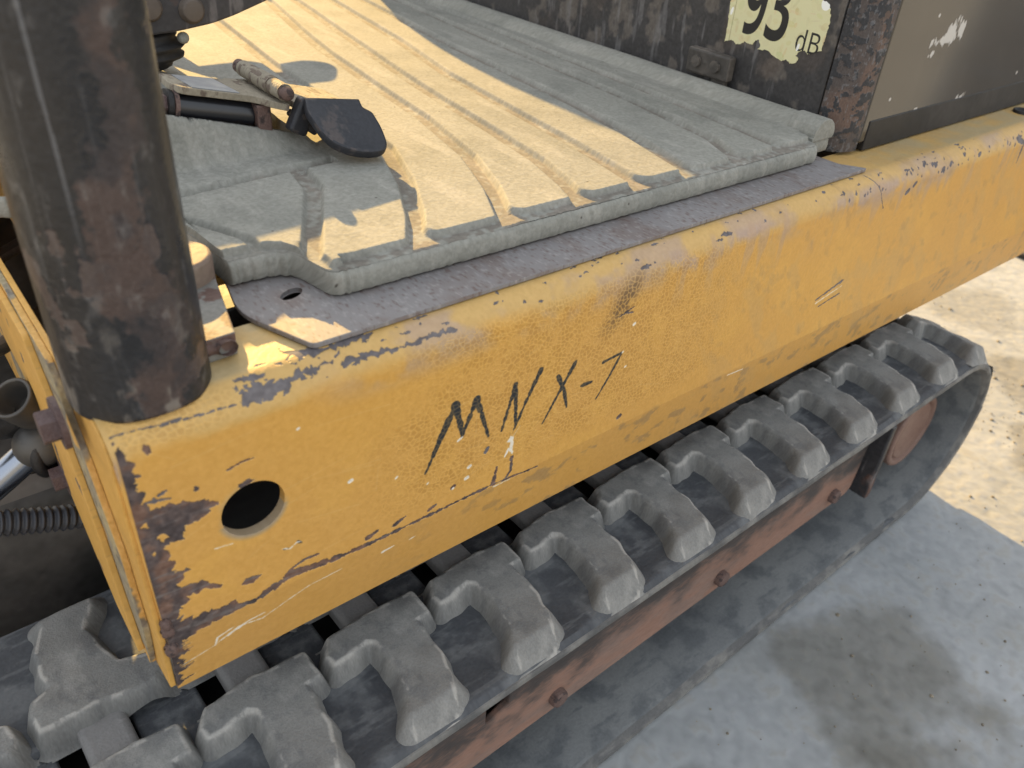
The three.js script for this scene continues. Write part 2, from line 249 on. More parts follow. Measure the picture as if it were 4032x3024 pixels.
  for (const [x, s] of [[222, 86], [220.5, 76], [126, 120]]) stroke(rust, [x, s, x + 0.8, s], 1.6, 1.4, 0.4);
  stroke(white, [149, 40, 159, 41], 1.6, 0.8, 1); stroke(white, [172, 39, 177, 40], 1.3, 0.6, 1); stroke(white, [525, 52, 549, 50], 1.6, 1, 1); stroke(white, [648, 93, 690, 101], 1.4, 0.7, 1); stroke(white, [37, 113, 48, 111], 0.7, 0.5, 1); stroke(white, [246, 54, 262, 54], 1.2, 0.5, 1.2);
  stroke(white, [77, 89, 82, 86, 87, 89, 90, 88], 0.8, 0.8, 0.8); stroke(ink, [78, 88, 81, 87], 1.4, 1, 0.6); stroke(ink, [88, 89, 90, 87], 1.6, 1, 0.6);
  for (let i = 0; i < 34; i++) { const x = 10 + R() * 420, s = 60 + R() * 135, a = R() * 3; stroke(white, [x, s, x + Math.cos(a) * (8 + R() * 50), s + Math.sin(a) * R() * 26], 0.16, 0.1, 0.2, '#666'); }
  const px = (q) => q.getImageData(0, 0, W, H).data, A = px(rust), B = px(steel), C = px(ink), D = px(white);
  const col = new Uint8Array(W * H * 4), hgt = new Uint8Array(W * H * 4), rgh = new Uint8Array(W * H * 4);
  for (let j = 0; j < H; j++) for (let i = 0; i < W; i++) {
    const u = i / W, v = 1 - j / H, x = u * BL * 1000, s = v * BS * 1000, o = (j * W + i) * 4, q = ((H - 1 - j) * W + i) * 4;
    const n = fbm(u, v, 10, 3, 301, 5), m = fbm(u, v, 44, 11, 307, 5), f = fbm(u, v, 500, 125, 311, 3), wq = (vnoise(u, v, 64, 16, 313) - 0.5) * 0.004;
    const crack = cells(u + wq, v + wq, 330, 84, 317), zone = sstep(0.25, 0.5, fbm(u, v, 9, 3, 319, 4)) * sstep(120, 190, x) * sstep(560, 430, x) * sstep(60, 85, s) * sstep(208, 196, s) + 0.8 * sstep(80, 40, x) * sstep(196, 203, s) * sstep(222, 214, s);
    const line = (1 - sstep(0.03, 0.16, crack));
    let c = mix([215, 161, 70], [207, 156, 82], n);
    c = mix(c, [224, 172, 82], sstep(0.55, 0.75, m) * 0.3);
    // paler, rougher paint on the bend and flat top, dust on the top; browner lip
    const bend = sstep(190, 203, s + (m - 0.5) * 16), dust = sstep(219, 226, s) * sstep(0.3, 0.6, fbm(u, v, 36, 9, 369, 5)); c = mix(c, [200, 165, 104], bend * 0.8); c = mix(c, [178, 160, 124], dust * 0.75);
    const streak = fbm(u, v, 150, 5, 331, 4), scuff = sstep(0.5, 0.66, fbm(u, v, 26, 9, 337, 5) + 0.1 * streak) * sstep(176, 196, s) * sstep(226, 216, s) * sstep(90, 170, x);
    c = mix(c, [176, 150, 130], scuff * 0.7); const rub = sstep(0.5, 0.62, fbm(u, v, 20, 7, 357, 5)) * sstep(176, 190, s) * sstep(212, 202, s) * sstep(300, 420, x); c = mix(c, [172, 148, 136], rub * sstep(0.3, 0.55, streak + 0.1) * 0.75); c = mix(c, [182, 150, 120], sstep(0.58, 0.7, streak) * sstep(150, 190, s) * sstep(214, 206, s) * 0.6 * sstep(300, 420, x));
    c = mix(c, [170, 122, 50], zone * sstep(0.12, 0.42, crack) * 0.42 * sstep(0.28, 0.62, fbm(u, v, 170, 42, 361, 3))); c = mix(c, [224, 174, 88], line * zone * 0.6);
    const lip = sstep(60, 52, s); c = mix(c, [200, 152, 82], lip * 0.4); c = mix(c, [160, 128, 84], lip * sstep(0.6, 0.74, fbm(u, v, 90, 30, 341, 4)) * 0.7 * sstep(120, 320, x));
    const far = sstep(400, 560, x); c = mix(c, [190, 154, 100], far * sstep(0.5, 0.68, fbm(u + v * 0.12, v, 60, 9, 347, 5)) * 0.32); c = mix(c, [158, 126, 84], far * sstep(0.62, 0.8, fbm(u + v * 0.12, v, 110, 20, 349, 4)) * 0.25);
    const smudge = Math.exp(-(((x - 362) / 14) ** 2)) * Math.exp(-(((s - 181 - (x - 362) * 0.9) / 12) ** 2)); c = mix(c, [104, 80, 52], Math.min(1, smudge * 1.5) * sstep(-0.1, 0.4, crack) * sstep(0.3, 0.6, streak + 0.15) * 0.8);
    const holeRub = Math.hypot(x - 63, s - 131); c = mix(c, [150, 140, 128], sstep(24, 19, holeRub) * sstep(0.48, 0.6, m) * (s < 126 ? 0.8 : 0.3));
    c = c.map((k) => k + (f - 0.5) * 14);
    // torn edge thresholds get broken up by noise
    const ra = sstep(0.38, 0.62, A[o] / 255 + (f - 0.5) * 0.9 * (A[o] > 20 && A[o] < 235 ? 1 : 0)), rb = sstep(0.4, 0.6, B[o] / 255 * (0.55 + 0.75 * fbm(u, v, 260, 65, 353, 3))), rim = 0;
    const tone = fbm(u, v, 120, 30, 363, 4), sc = fbm(u + v, v, 60, 160, 367, 3); let rc = mix([86, 73, 70], [114, 86, 72], sstep(0.42, 0.68, tone)); rc = mix(rc, [112, 104, 100], sstep(0.56, 0.72, sc) * 0.7); rc = mix(rc, [62, 53, 53], sstep(0.58, 0.7, 1 - tone) * 0.7);
    c = mix(c, [232, 190, 118], sstep(0.04, 0.2, A[o] / 255) * (1 - ra) * 0.6); c = mix(c, rc.map((k) => k + (f - 0.5) * 44), ra);
    c = mix(c, mix([92, 86, 88], [116, 110, 110], m).map((k) => k + (f - 0.5) * 40), rb);
    c = mix(c, [34, 38, 42], C[o] / 255 * (0.72 + 0.28 * sstep(0.1, 0.4, crack)) * sstep(0.2, 0.34, f + C[o] / 900));
    c = mix(c, [236, 226, 208], D[o] / 255);
    for (let k = 0; k < 3; k++) { col[q + k] = Math.max(0, Math.min(255, c[k])); hgt[q + k] = Math.max(0, Math.min(255, 160 + (f - 0.5) * 26 + (m - 0.5) * 30 + (zone + 0.25) * line * 34 - Math.max(ra, rb) * 80 + rim)); }
    rgh[q] = rgh[q + 2] = 255; rgh[q + 1] = 255 * Math.min(1, 0.37 + 0.16 * n + 0.25 * Math.max(ra, rb) + bend * 0.12 + (f - 0.5) * 0.12); col[q + 3] = hgt[q + 3] = rgh[q + 3] = 255;
  }
  return new THREE.MeshPhysicalMaterial({ map: dataTex(W, H, col, true), bumpMap: dataTex(W, H, hgt), bumpScale: 0.0016, roughnessMap: dataTex(W, H, rgh), roughness: 1 });
})();

/* ------------------------------------------------------------------ ground */
const GROUND = -0.3585;
{
  const g = new THREE.PlaneGeometry(80, 80, 2, 2).rotateX(-Math.PI / 2), p = g.attributes.position, uv = g.attributes.uv;
  for (let i = 0; i < p.count; i++) uv.setXY(i, p.getX(i) / 4 + 0.5, -p.getZ(i) / 4 + 0.5);
  const m = new THREE.Mesh(g, concrete); m.name = 'ground'; m.position.y = GROUND; m.receiveShadow = true; scene.add(m);
  m.userData = { kind: 'structure', label: 'stained grey concrete yard beneath and behind the tracked machine', category: 'ground' };
}

/* ------------------------------------------------------------------ the excavator */
const EX = new THREE.Group(); EX.name = 'mini_excavator'; scene.add(EX);
EX.userData = { label: 'worn yellow and black mini excavator with rubber tracks and MNX-7 scrawled on its side beam', category: 'excavator' };
const sub = (name, parent = EX) => { const g = new THREE.Group(); g.name = name; parent.add(g); return g; };
const DECK = 0.213;

/* side beam: folded sheet, lower lip, face with a round hole, bend, flat deck edge */
{
  const prof = [[0, 0], [0.0525, 0.0076], [0.055, 0.008]], x0 = 0, x1 = 1.26, TOP = [];
  for (let i = 0; i <= 12; i++) { const t = i / 12 * Math.PI / 2; TOP.push([0.193 + 0.02 * Math.sin(t), -0.012 + 0.02 * Math.cos(t)]); }
  TOP.push([DECK, -0.03], [DECK, -0.056]);
  const strip = (pr, s0, back) => {                       // sheet along x through the section points
    const pos = [], uv = [], idx = [], nx = 64; let s = s0; const S = pr.map((q, i) => (s += i ? Math.hypot(q[0] - pr[i - 1][0], q[1] - pr[i - 1][1]) : 0));
    for (let i = 0; i <= nx; i++) pr.forEach((q, k) => { const x = lerp(x0, x1, i / nx) - (i ? 0 : Math.max(0, q[0] - 0.12) * 0.03); pos.push(x, q[0], q[1]); uv.push(x / BL, S[k] / BS); });
    const n = pr.length; for (let i = 0; i < nx; i++) for (let k = 0; k < n - 1; k++) { const a = i * n + k, b = a + n; idx.push(a, b, b + 1, a, b + 1, a + 1); }
    const g = new THREE.BufferGeometry(); g.setAttribute('position', new THREE.Float32BufferAttribute(pos, 3)); g.setAttribute('uv', new THREE.Float32BufferAttribute(uv, 2)); g.setIndex(idx); g.computeVertexNormals(); return g;
  };
  const lip = strip([[-0.0005, -0.004], [0, 0], ...prof.slice(1)], -0.004), bend = strip(TOP, 0.19358);
  const face = new THREE.Shape(); face.moveTo(x0, 0.055); for (let i = 1; i <= 16; i++) face.lineTo(lerp(x0, x1, i / 16), 0.055);
  for (let i = 16; i >= 0; i--) face.lineTo(lerp(x0, x1, i / 16) - (i ? 0 : 0.0022), 0.193);
  face.closePath(); const hole = new THREE.Path(); hole.absellipse(0.0635, 0.1305, 0.0195, 0.0195, 0, Math.PI * 2, true); face.holes.push(hole);
  const fg = new THREE.ExtrudeGeometry(face, { depth: 0.0065, bevelEnabled: false, curveSegments: 48 }).translate(0, 0, 0.0015);
  { const p = fg.attributes.position, uv = fg.attributes.uv; for (let i = 0; i < p.count; i++) uv.setXY(i, p.getX(i) / BL, (p.getY(i) + 0.00058) / BS); }
  const inner = rbox(1.24, 0.203, 0.004, 0.001, 0.63, 0.1045, -0.09); boxUV(inner, 0.4);
  const beam = part('side_beam', joined([lip, bend, fg]), beamPaint, EX);
  part('inner_web', boxUV(inner, 0.4), darkOil, beam);
  // weld beads on the lower front corner
  const bead = (y, z, sx, sy) => { const g = new THREE.SphereGeometry(1, 20, 14), p = g.attributes.position; for (let i = 0; i < p.count; i++) { const k = 1 + 0.22 * (hash(i, 3, Math.round(y * 999)) - 0.5); p.setXYZ(i, p.getX(i) * sx * k, p.getY(i) * sy * k, p.getZ(i) * 0.0045 * k); } g.computeVertexNormals(); return boxUV(g.translate(0.0015, y, z), 0.08); };
  for (const [y, z, a, b] of [[0.046, 0.006, 0.0042, 0.0065], [0.064, 0.0075, 0.0038, 0.0055], [0.071, 0.0078, 0.0032, 0.0045]]) part('weld_bead', bead(y, z, a, b), brownSteel, beam);
}
/* stacked front plates, seen almost edge on */
{
  const zy = (pts) => pts.map(([y, z]) => [-z, y]);        // drawn in (-z, y), extruded along -x
  const place = (g, x) => g.rotateY(Math.PI / 2).translate(x, 0, 0);
  const A = plate(zy([[0.002, -0.001], [0.055, 0.0055], [0.192, 0.0055], [0.205, 0.002], [0.2115, -0.012], [0.2115, -0.42], [0.03, -0.42], [0.03, -0.2], [-0.002, -0.03]]), 0.0035, 0.002, 0.0006);
  part('end_plate', boxUV(place(A, -0.0038), 0.3, 0.1), yellow, EX);
  const B = plate(zy([[0.045, -0.016], [0.11, -0.02], [0.16, -0.045], [0.2105, -0.082], [0.2105, -0.45], [0.12, -0.45], [0.05, -0.1], [0.0, -0.028]]), 0.004, 0.003, 0.0006);
  part('stiffener_plate', boxUV(place(B, -0.0079), 0.3, 0.4, 0.2), skin(512, 512, (u, v) => {
    const n = fbm(u, v, 10, 10, 631, 5), m = fbm(u, v, 40, 40, 637, 4), f = fbm(u, v, 150, 150, 639, 3); let c = mix([168, 152, 116], [140, 130, 112], sstep(0.35, 0.6, n)); c = mix(c, [110, 102, 92], sstep(0.55, 0.7, m) * 0.8); c = mix(c, [206, 160, 88], sstep(0.6, 0.66, n));
    return { c: c.map((k) => k + (f - 0.5) * 40), h: 0.5 + (f - 0.5) * 0.8, r: 0.7 };
  }, { bump: 0.0005 }), EX);
  const C = plate(zy([[0.012, -0.03], [0.05, -0.042], [0.11, -0.055], [0.17, -0.085], [0.208, -0.12], [0.208, -0.46], [0.16, -0.46], [0.14, -0.17], [0.075, -0.135], [0.02, -0.07]]), 0.004, 0.004, 0.0006);
  part('front_cover_plate', boxUV(place(C, -0.012), 0.3, 0.7, 0.5), yellow, EX);
  const bolt = (y, z, s = 1, x = -0.012) => {
    const head = cyl(0.0098 * s, 0.0085 * s, 6).rotateZ(Math.PI / 2).rotateX(0.3).translate(-0.0075 * s, 0, 0);
    const g = boxUV(toCreasedNormals(head, 0.5), 0.05), b = sub('hex_bolt'); b.position.set(x, y, z); part('head', g, boltRust, b);
    part('washer', boxUV(cyl(0.0150 * s, 0.0032, 36).rotateZ(Math.PI / 2).translate(-0.0016, 0, 0), 0.05), boltRust, b); return b;
  };
  bolt(0.19, -0.05, 1, -0.012); bolt(0.083, -0.142, 0.9, -0.009);
}
/* canopy post: a thick black tube standing on the front corner */
{
  const h = 0.75, PX = 0.0275, PR = 0.0358, seg = 72, rows = 20, pos = [], uv = [], idx = [];
  for (let j = 0; j <= rows; j++) for (let i = 0; i <= seg; i++) {
    const a = i / seg * Math.PI * 2, c = Math.cos(a), s = Math.sin(a), n = 2.35, r = PR / Math.pow(Math.pow(Math.abs(c), n) + Math.pow(Math.abs(s), n), 1 / n);
    const y0 = j === 0 ? 0.004 : j === 1 ? 0.0012 : (j - 2) / (rows - 2), k = j === 0 ? 0.92 : 1, y = j < 2 ? DECK - 0.004 + (j ? 0.002 : 0) : DECK + y0 * h;
    pos.push(PX + r * k * c, y, -0.034 + r * k * s); uv.push(i / seg, (y - 0.2) / 0.8);
  }
  for (let j = 0; j < rows; j++) for (let i = 0; i < seg; i++) { const a = j * (seg + 1) + i, b = a + seg + 1; idx.push(a, b, b + 1, a, b + 1, a + 1); }
  const g = new THREE.BufferGeometry(); g.setAttribute('position', new THREE.Float32BufferAttribute(pos, 3)); g.setAttribute('uv', new THREE.Float32BufferAttribute(uv, 2)); g.setIndex(idx); g.computeVertexNormals();
  const front = 0.22;                                       // u of the strip of rust that faces out
  const m = skin(512, 1400, (u, v) => {
    const n = fbm(u, v, 5, 14, 401, 5), t = fbm(u, v, 16, 50, 407, 5), f = fbm(u, v, 120, 420, 411, 3), scr = fbm(u, v, 90, 14, 413, 4), y = v * 0.8;
    let c = mix([27, 28, 31], [44, 43, 45], n);
    const du = (u - front - 0.018 * Math.sin(v * 9 + 1) - (t - 0.5) * 0.13 - (n - 0.5) * 0.08) / (0.052 + 0.012 * Math.sin(v * 17));
    const rust = sstep(1.1, 0.7, Math.abs(du) + (fbm(u, v, 60, 180, 427, 4) - 0.5) * 0.9) * (0.6 + 0.3 * t); c = mix(c, mix([64, 54, 52], [84, 66, 58], sstep(0.4, 0.62, t)), rust);
    const flake = sstep(0.66, 0.685, fbm(u, v, 10, 26, 417, 5)); c = mix(c, [96, 80, 74], flake * 0.7 * (1 - rust));
    c = mix(c, [134, 132, 130], sstep(0.62, 0.85, scr) * 0.28 * sstep(0.4, 0.6, n)); c = mix(c, [120, 116, 112], sstep(0.64, 0.82, fbm(u, v, 30, 60, 419, 5)) * 0.5);
    const scratch = Math.abs(u - 0.325 - 0.02 * v) < 0.003 + 0.002 * t ? 1 : 0; c = mix(c, [128, 128, 130], scratch * 0.55 * sstep(0.1, 0.2, v));
    const foot = sstep(0.085, 0.02, y + (t - 0.5) * 0.07); c = mix(c, [128, 120, 110], foot * sstep(0.5, 0.66, fbm(u, v, 22, 40, 423, 4)) * 0.8);
    return { c: c.map((k) => k + (f - 0.5) * 18), h: 0.6 + (f - 0.5) * 0.25 + (t - 0.5) * 0.3 - rust * 0.12 - flake * 0.3, r: 0.22 + 0.2 * t + rust * 0.25 + 0.15 * foot };
  }, { bump: 0.0009 });
  part('canopy_post', g, m, EX);
}
/* post foot: a square steel block with a round boss, welded to the deck */
{
  const blk = plate([[0.03, -0.13, 0.004], [0.1005, -0.13, 0.004], [0.1005, -0.112, 0.002], [0.0805, -0.028, 0.0015], [0.058, -0.027, 0.004], [0.03, -0.03, 0.004]], 0.0145, 0.002, 0.001);
  part('mounting_block', boxUV(toTop(blk).translate(0, DECK + 0.0145, 0), 0.25, 0.3), skin(512, 512, (u, v) => {
    const n = fbm(u, v, 6, 6, 431, 5), m = fbm(u, v, 20, 20, 437, 5), f = fbm(u, v, 120, 120, 439, 3); let c = mix([140, 138, 130], [118, 116, 112], n); c = mix(c, [92, 66, 58], sstep(0.52, 0.62, m) * 0.8);
    return { c: c.map((k) => k + (f - 0.5) * 24), h: 0.5 + (f - 0.5) * 0.5, r: 0.7 };
  }, { bump: 0.0004 }), EX);
  part('pivot_boss', boxUV(lathe([[0.0001, 0.0295], [0.0195, 0.0295], [0.0215, 0.0285], [0.0222, 0.0265], [0.0222, 0]], 56).translate(0.0775, DECK, -0.108), 0.2), skin(256, 256, (u, v) => {
    const n = fbm(u, v, 5, 5, 441, 4), f = fbm(u, v, 60, 60, 445, 3), c = mix([112, 88, 78], [140, 128, 112], n); return { c: c.map((k) => k + (f - 0.5) * 24), h: 0.5 + (f - 0.5) * 0.5, r: 0.7 };
  }, { bump: 0.0005 }), EX);
  const wb = new THREE.TorusGeometry(0.006, 0.004, 10, 24, Math.PI).rotateX(-Math.PI / 2).scale(1.4, 1.2, 1).translate(0.066, DECK + 0.008, -0.024);
  part('weld_bead', boxUV(wb, 0.1), brownSteel, EX);
}
/* retaining strip that clamps the mat's edge */
{
  const pts = [[0.1175, -0.0085, 0.004], [0.698, -0.0085, 0.003], [0.683, -0.03, 0.003], [0.68, -0.14, 0.003], [0.112, -0.14, 0.004], [0.1045, -0.1, 0.01], [0.0965, -0.064, 0.016]];
  const hole = new THREE.Path(); hole.absellipse(0.1335, -0.069, 0.0098, 0.0058, 0, Math.PI * 2, true, -0.45);
  const g = toTop(plate(pts, 0.0036, 0.004, 0.0007, hole)).translate(0, DECK + 0.0042, 0);
  part('retaining_strip', boxUV(g, 0.5, 0.1, 0.3), rustySteel, EX);
}
/* deck sheet under the mat */
part('deck_plate', boxUV(rbox(1.24, 0.006, 0.78, 0.001, 0.64, DECK - 0.0032, -0.51), 0.4), yellow, EX);

/* seat box: scuffed black front, rusted round corner, glossy side door */
{
  const sb = sub('seat_box'), H = 0.62, y0 = 0.2165;
  part('front_panel', boxUV(rbox(0.02, H, 1.1, 0.0015, 0.711, y0 + H / 2, -0.6275), 0.5), panelBlack, sb);
  const pos = [], uv = [], idx = [], n = 14;
  for (let i = 0; i <= n; i++) { const a = i / n * Math.PI / 2, x = 0.735 - 0.034 * Math.cos(a), z = -0.0755 + 0.0305 * Math.sin(a); for (const y of [y0, y0 + H]) { pos.push(x, y, z); uv.push(0.15 + i / n * 0.7, (y - y0) / H * 1.4); } }
  for (let i = 0; i < n; i++) idx.push(2 * i, 2 * i + 2, 2 * i + 3, 2 * i, 2 * i + 3, 2 * i + 1);
  const g = new THREE.BufferGeometry(); g.setAttribute('position', new THREE.Float32BufferAttribute(pos, 3)); g.setAttribute('uv', new THREE.Float32BufferAttribute(uv, 2)); g.setIndex(idx); g.computeVertexNormals();
  part('corner_panel', g, cornerRust, sb, 'rounded rust-streaked corner between front panel and side door');
  const R = rng(5), cv = [];
  const doorSkin = skin(700, 700, (u, v) => {            // 0.6 m to the tile: black gloss paint with scraped white flecks
    const f = fbm(u, v, 200, 200, 451, 3), s = fbm(u, v, 60, 8, 457, 4), n = fbm(u, v, 6, 6, 459, 5), m = fbm(u, v, 100, 40, 461, 4);
    let c = mix([44, 41, 38], [54, 50, 46], n); const x = u * 0.6, y = v * 0.6; let fl = 0;
    for (const [cx, cy, rx, ry] of [[0.126, 0.118, 0.02, 0.013], [0.112, 0.112, 0.024, 0.005], [0.098, 0.03, 0.016, 0.011], [0.082, 0.024, 0.016, 0.004], [0.193, 0.044, 0.008, 0.008], [0.092, 0.1, 0.006, 0.004], [0.1, 0.045, 0.004, 0.003]]) { const d = Math.hypot((x - cx - (y - cy) * 0.7) / rx, (y - cy) / ry); fl = Math.max(fl, sstep(1, 0.6, d + (m - 0.5) * 2.6)); }
    if (hash(Math.floor(u * 120), Math.floor(v * 120), 23) > 0.996) fl = Math.max(fl, sstep(0.5, 0.3, Math.hypot(mod(u * 120, 1) - 0.5, mod(v * 120, 1) - 0.5)));
    c = mix(c, [70, 66, 62], sstep(0.64, 0.8, s) * 0.3); c = mix(c, [190, 186, 180], fl);
    return { c: c.map((k) => k + (f - 0.5) * 8), h: 0.5 + (f - 0.5) * 0.1 + fl * 0.2, r: 0.13 + 0.05 * n + fl * 0.4 };
  }, { bump: 0.00006, ior: 1.62, clearcoat: 0.5, clearcoatRoughness: 0.08 });
  const door = boxUV(rbox(0.62, H, 0.02, 0.003, 1.0465, y0 + 0.006 + H / 2, -0.0552), 0.6, -0.735 / 0.6, -0.2 / 0.6);
  part('side_door', door, doorSkin, sb);
  part('door_sill', boxUV(rbox(0.6, 0.03, 0.02, 0.001, 1.0465, y0 + 0.013, -0.0542), 0.4), darkOil, sb);
  part('rear_body', boxUV(rbox(0.52, 0.75, 1.1, 0.02, 0.985, y0 + 0.376, -0.63), 0.5), panelBlack, sb);
  // latch block low on the front panel
  const lt = sub('latch', EX);
  part('body', boxUV(rbox(0.012, 0.026, 0.058, 0.003, 0.6955, 0.2655, -0.214), 0.2), dustyBlack, lt); part('tongue', boxUV(rbox(0.008, 0.014, 0.018, 0.002, 0.697, 0.2485, -0.199), 0.2), dustyBlack, lt);
  for (const z of [-0.228, -0.202]) part('stud', boxUV(cyl(0.006, 0.004, 20).rotateZ(Math.PI / 2).translate(0.6885, 0.266, z), 0.1), dustyBlack, lt);
  // torn noise-level sticker
  const W = 1024, Hh = 640, c = document.createElement('canvas'); c.width = W; c.height = Hh; const q = c.getContext('2d'), S = W / 0.16, px = (z, y) => [(z + 0.225) * S, Hh - (y - 0.27) * S];
  q.fillStyle = '#d6d0a4'; q.fillRect(0, 0, W, Hh);
  for (let i = 0; i < 500; i++) { q.fillStyle = `rgba(${150 + R() * 60 | 0},${130 + R() * 50 | 0},${70 + R() * 50 | 0},${R() * 0.16})`; q.beginPath(); q.ellipse(R() * W, R() * Hh, R() * 40, R() * 22, R() * 3, 0, 7); q.fill(); }
  q.fillStyle = '#1d1c1b'; q.textBaseline = 'alphabetic'; q.textAlign = 'left';
  q.font = 'bold 560px sans-serif'; q.save(); q.translate(...px(-0.19, 0.3)); q.scale(0.6, 1); q.fillText('93', 0, 0); q.restore();
  q.font = '170px sans-serif'; q.save(); q.translate(...px(-0.122, 0.297)); q.scale(0.9, 1); q.fillText('dB', 0, 0); q.restore();
  q.fillStyle = 'rgba(120,110,70,0.5)'; q.fillRect(...px(-0.2005, 0.37), 5, Hh); q.fillStyle = '#f0efe9'; for (const [z, y, a, b] of [[-0.2035, 0.317, 10, 26], [-0.117, 0.3, 9, 24], [-0.098, 0.343, 34, 40]]) { q.beginPath(); q.ellipse(...px(z, y), a, b, 0.2, 0, 7); q.fill(); }
  const img = new THREE.CanvasTexture(c); img.colorSpace = THREE.SRGBColorSpace; img.magFilter = THREE.LinearFilter;
  const sm = new THREE.MeshStandardMaterial({ map: img, roughness: 0.55 });
  const outline = (a) => { const o = []; const n = a.length / 2; for (let i = 0; i < n; i++) { const x0 = a[2 * i], y0 = a[2 * i + 1], x1 = a[2 * ((i + 1) % n)], y1 = a[2 * ((i + 1) % n) + 1], k = Math.max(1, Math.round(Math.hypot(x1 - x0, y1 - y0) / 1.6)); for (let j = 0; j < k; j++) o.push([lerp(x0, x1, j / k) / 1000 + (R() - 0.5) * 0.0012, lerp(y0, y1, j / k) / 1000 + (R() - 0.5) * 0.0012]); } return o; };
  const sheet = (a) => { const sh = new THREE.Shape(outline(a).map(([z, y]) => new THREE.Vector2(z, y))), g = new THREE.ExtrudeGeometry(sh, { depth: 0.0004, bevelEnabled: false }), p = g.attributes.position, uv = g.attributes.uv; for (let i = 0; i < p.count; i++) uv.setXY(i, (p.getX(i) + 0.225) / 0.16, (p.getY(i) - 0.27) / 0.1); return g.rotateY(-Math.PI / 2).translate(0.7009, 0.003, 0); };
  // drawn in (z, y): torn along the bottom and between the figures and the letters
  const torn = part('warning_sticker', sheet([-205, 287, -196, 290, -190, 287, -184, 288, -181, 292, -170, 291, -168, 296, -163, 297, -160, 291, -163, 288, -150, 290, -146, 288, -140, 285, -132, 284, -127, 286, -122, 284, -116, 285, -113, 290, -117, 292, -113, 298, -108, 299, -105, 296, -96, 300, -91, 302, -90, 330, -94, 342, -104, 346, -116, 343, -122, 346, -134, 343, -141, 337, -149, 335, -147, 345, -150, 372, -212, 372, -209, 345, -207, 320]), sm, sb);
}
part('deck_hole_disc', boxUV(lathe([[0.0001, 0.0008], [0.009, 0.0008], [0.0105, 0.003], [0.0125, 0.003], [0.013, -0.002]], 40).translate(1.075, DECK, -0.026), 0.1), darkOil, EX);  // dark disc set on the deck in place of an open hole
/* upright panel added outside the picture, its edge shaped to shade the mat */
{
  const prof = [[0.665, 0.24], [0.67, 0.33], [0.64, 0.39], [0.633, 0.43], [0.634, 0.46], [0.64, 0.486], [0.657, 0.529], [0.685, 0.556], [0.72, 0.6], [0.76, 0.7], [0.8, 0.95], [0.95, 0.95], [0.95, 0.24]];
  part('added_shade_panel', boxUV(plate(prof, 0.07, 0.02, 0.01).translate(0, 0, -1.06), 0.4), darkOil, EX);
}
/* lever bracket with two round bolts over the far end of the mat */
{
  const lb = sub('lever_bracket');
  const pts = [[0.08, 0.292], [0.177, 0.2985], [0.2, 0.3], [0.23, 0.304], [0.25, 0.309], [0.284, 0.32], [0.292, 0.326], [0.28, 0.337], [0.08, 0.342]];
  part('plate', boxUV(plate(pts, 0.02, 0.005, 0.002).translate(0, 0, -0.42), 0.3), blackScuffed, lb);
  part('added_shade_bar', boxUV(plate([[0.19, 0.303, 0.01], [0.34, 0.303, 0.004], [0.36, 0.311, 0.004], [0.4, 0.31, 0.012], [0.425, 0.32, 0.012], [0.405, 0.337, 0.01], [0.28, 0.336, 0.02], [0.19, 0.33, 0.01]], 0.008, 0.01, 0.001).translate(0, 0, -0.7), 0.3), darkOil, lb); part('added_bar_link', boxUV(rbox(0.02, 0.012, 0.29, 0.004, 0.24, 0.332, -0.555), 0.2), darkOil, lb);  // bar and link added out of view to cast a shadow on the mat
  const face = skin(256, 256, (u, v) => { const n = fbm(u, v, 8, 8, 471, 5); return { c: mix([108, 98, 86], [84, 74, 68], n), h: n, r: 0.7 }; }, { bump: 0.0006 });
  for (const [x, y] of [[0.177, 0.3205], [0.2125, 0.3165]]) part('bolt', boxUV(lathe([[0.0001, 0.005], [0.0075, 0.005], [0.0092, 0.0035], [0.0095, 0], [0.0112, 0], [0.0112, -0.004]], 32).rotateX(Math.PI / 2).translate(x, y, -0.399), 0.1), face, lb);
  const boot = new THREE.SphereGeometry(1, 40, 24), p = boot.attributes.position;
  for (let i = 0; i < p.count; i++) { const y = p.getY(i), k = 1 + 0.08 * Math.sin(y * 14); p.setXYZ(i, p.getX(i) * 0.045 * k, y * 0.022, p.getZ(i) * 0.03 * k); } boot.computeVertexNormals();
  part('rubber_boot', boxUV(boot.translate(0.165, 0.283, -0.43), 0.2), darkOil, lb);
  part('knob', boxUV(new THREE.SphereGeometry(0.0052, 20, 14).translate(0.205, 0.2925, -0.41), 0.1), matRubber, lb);
}
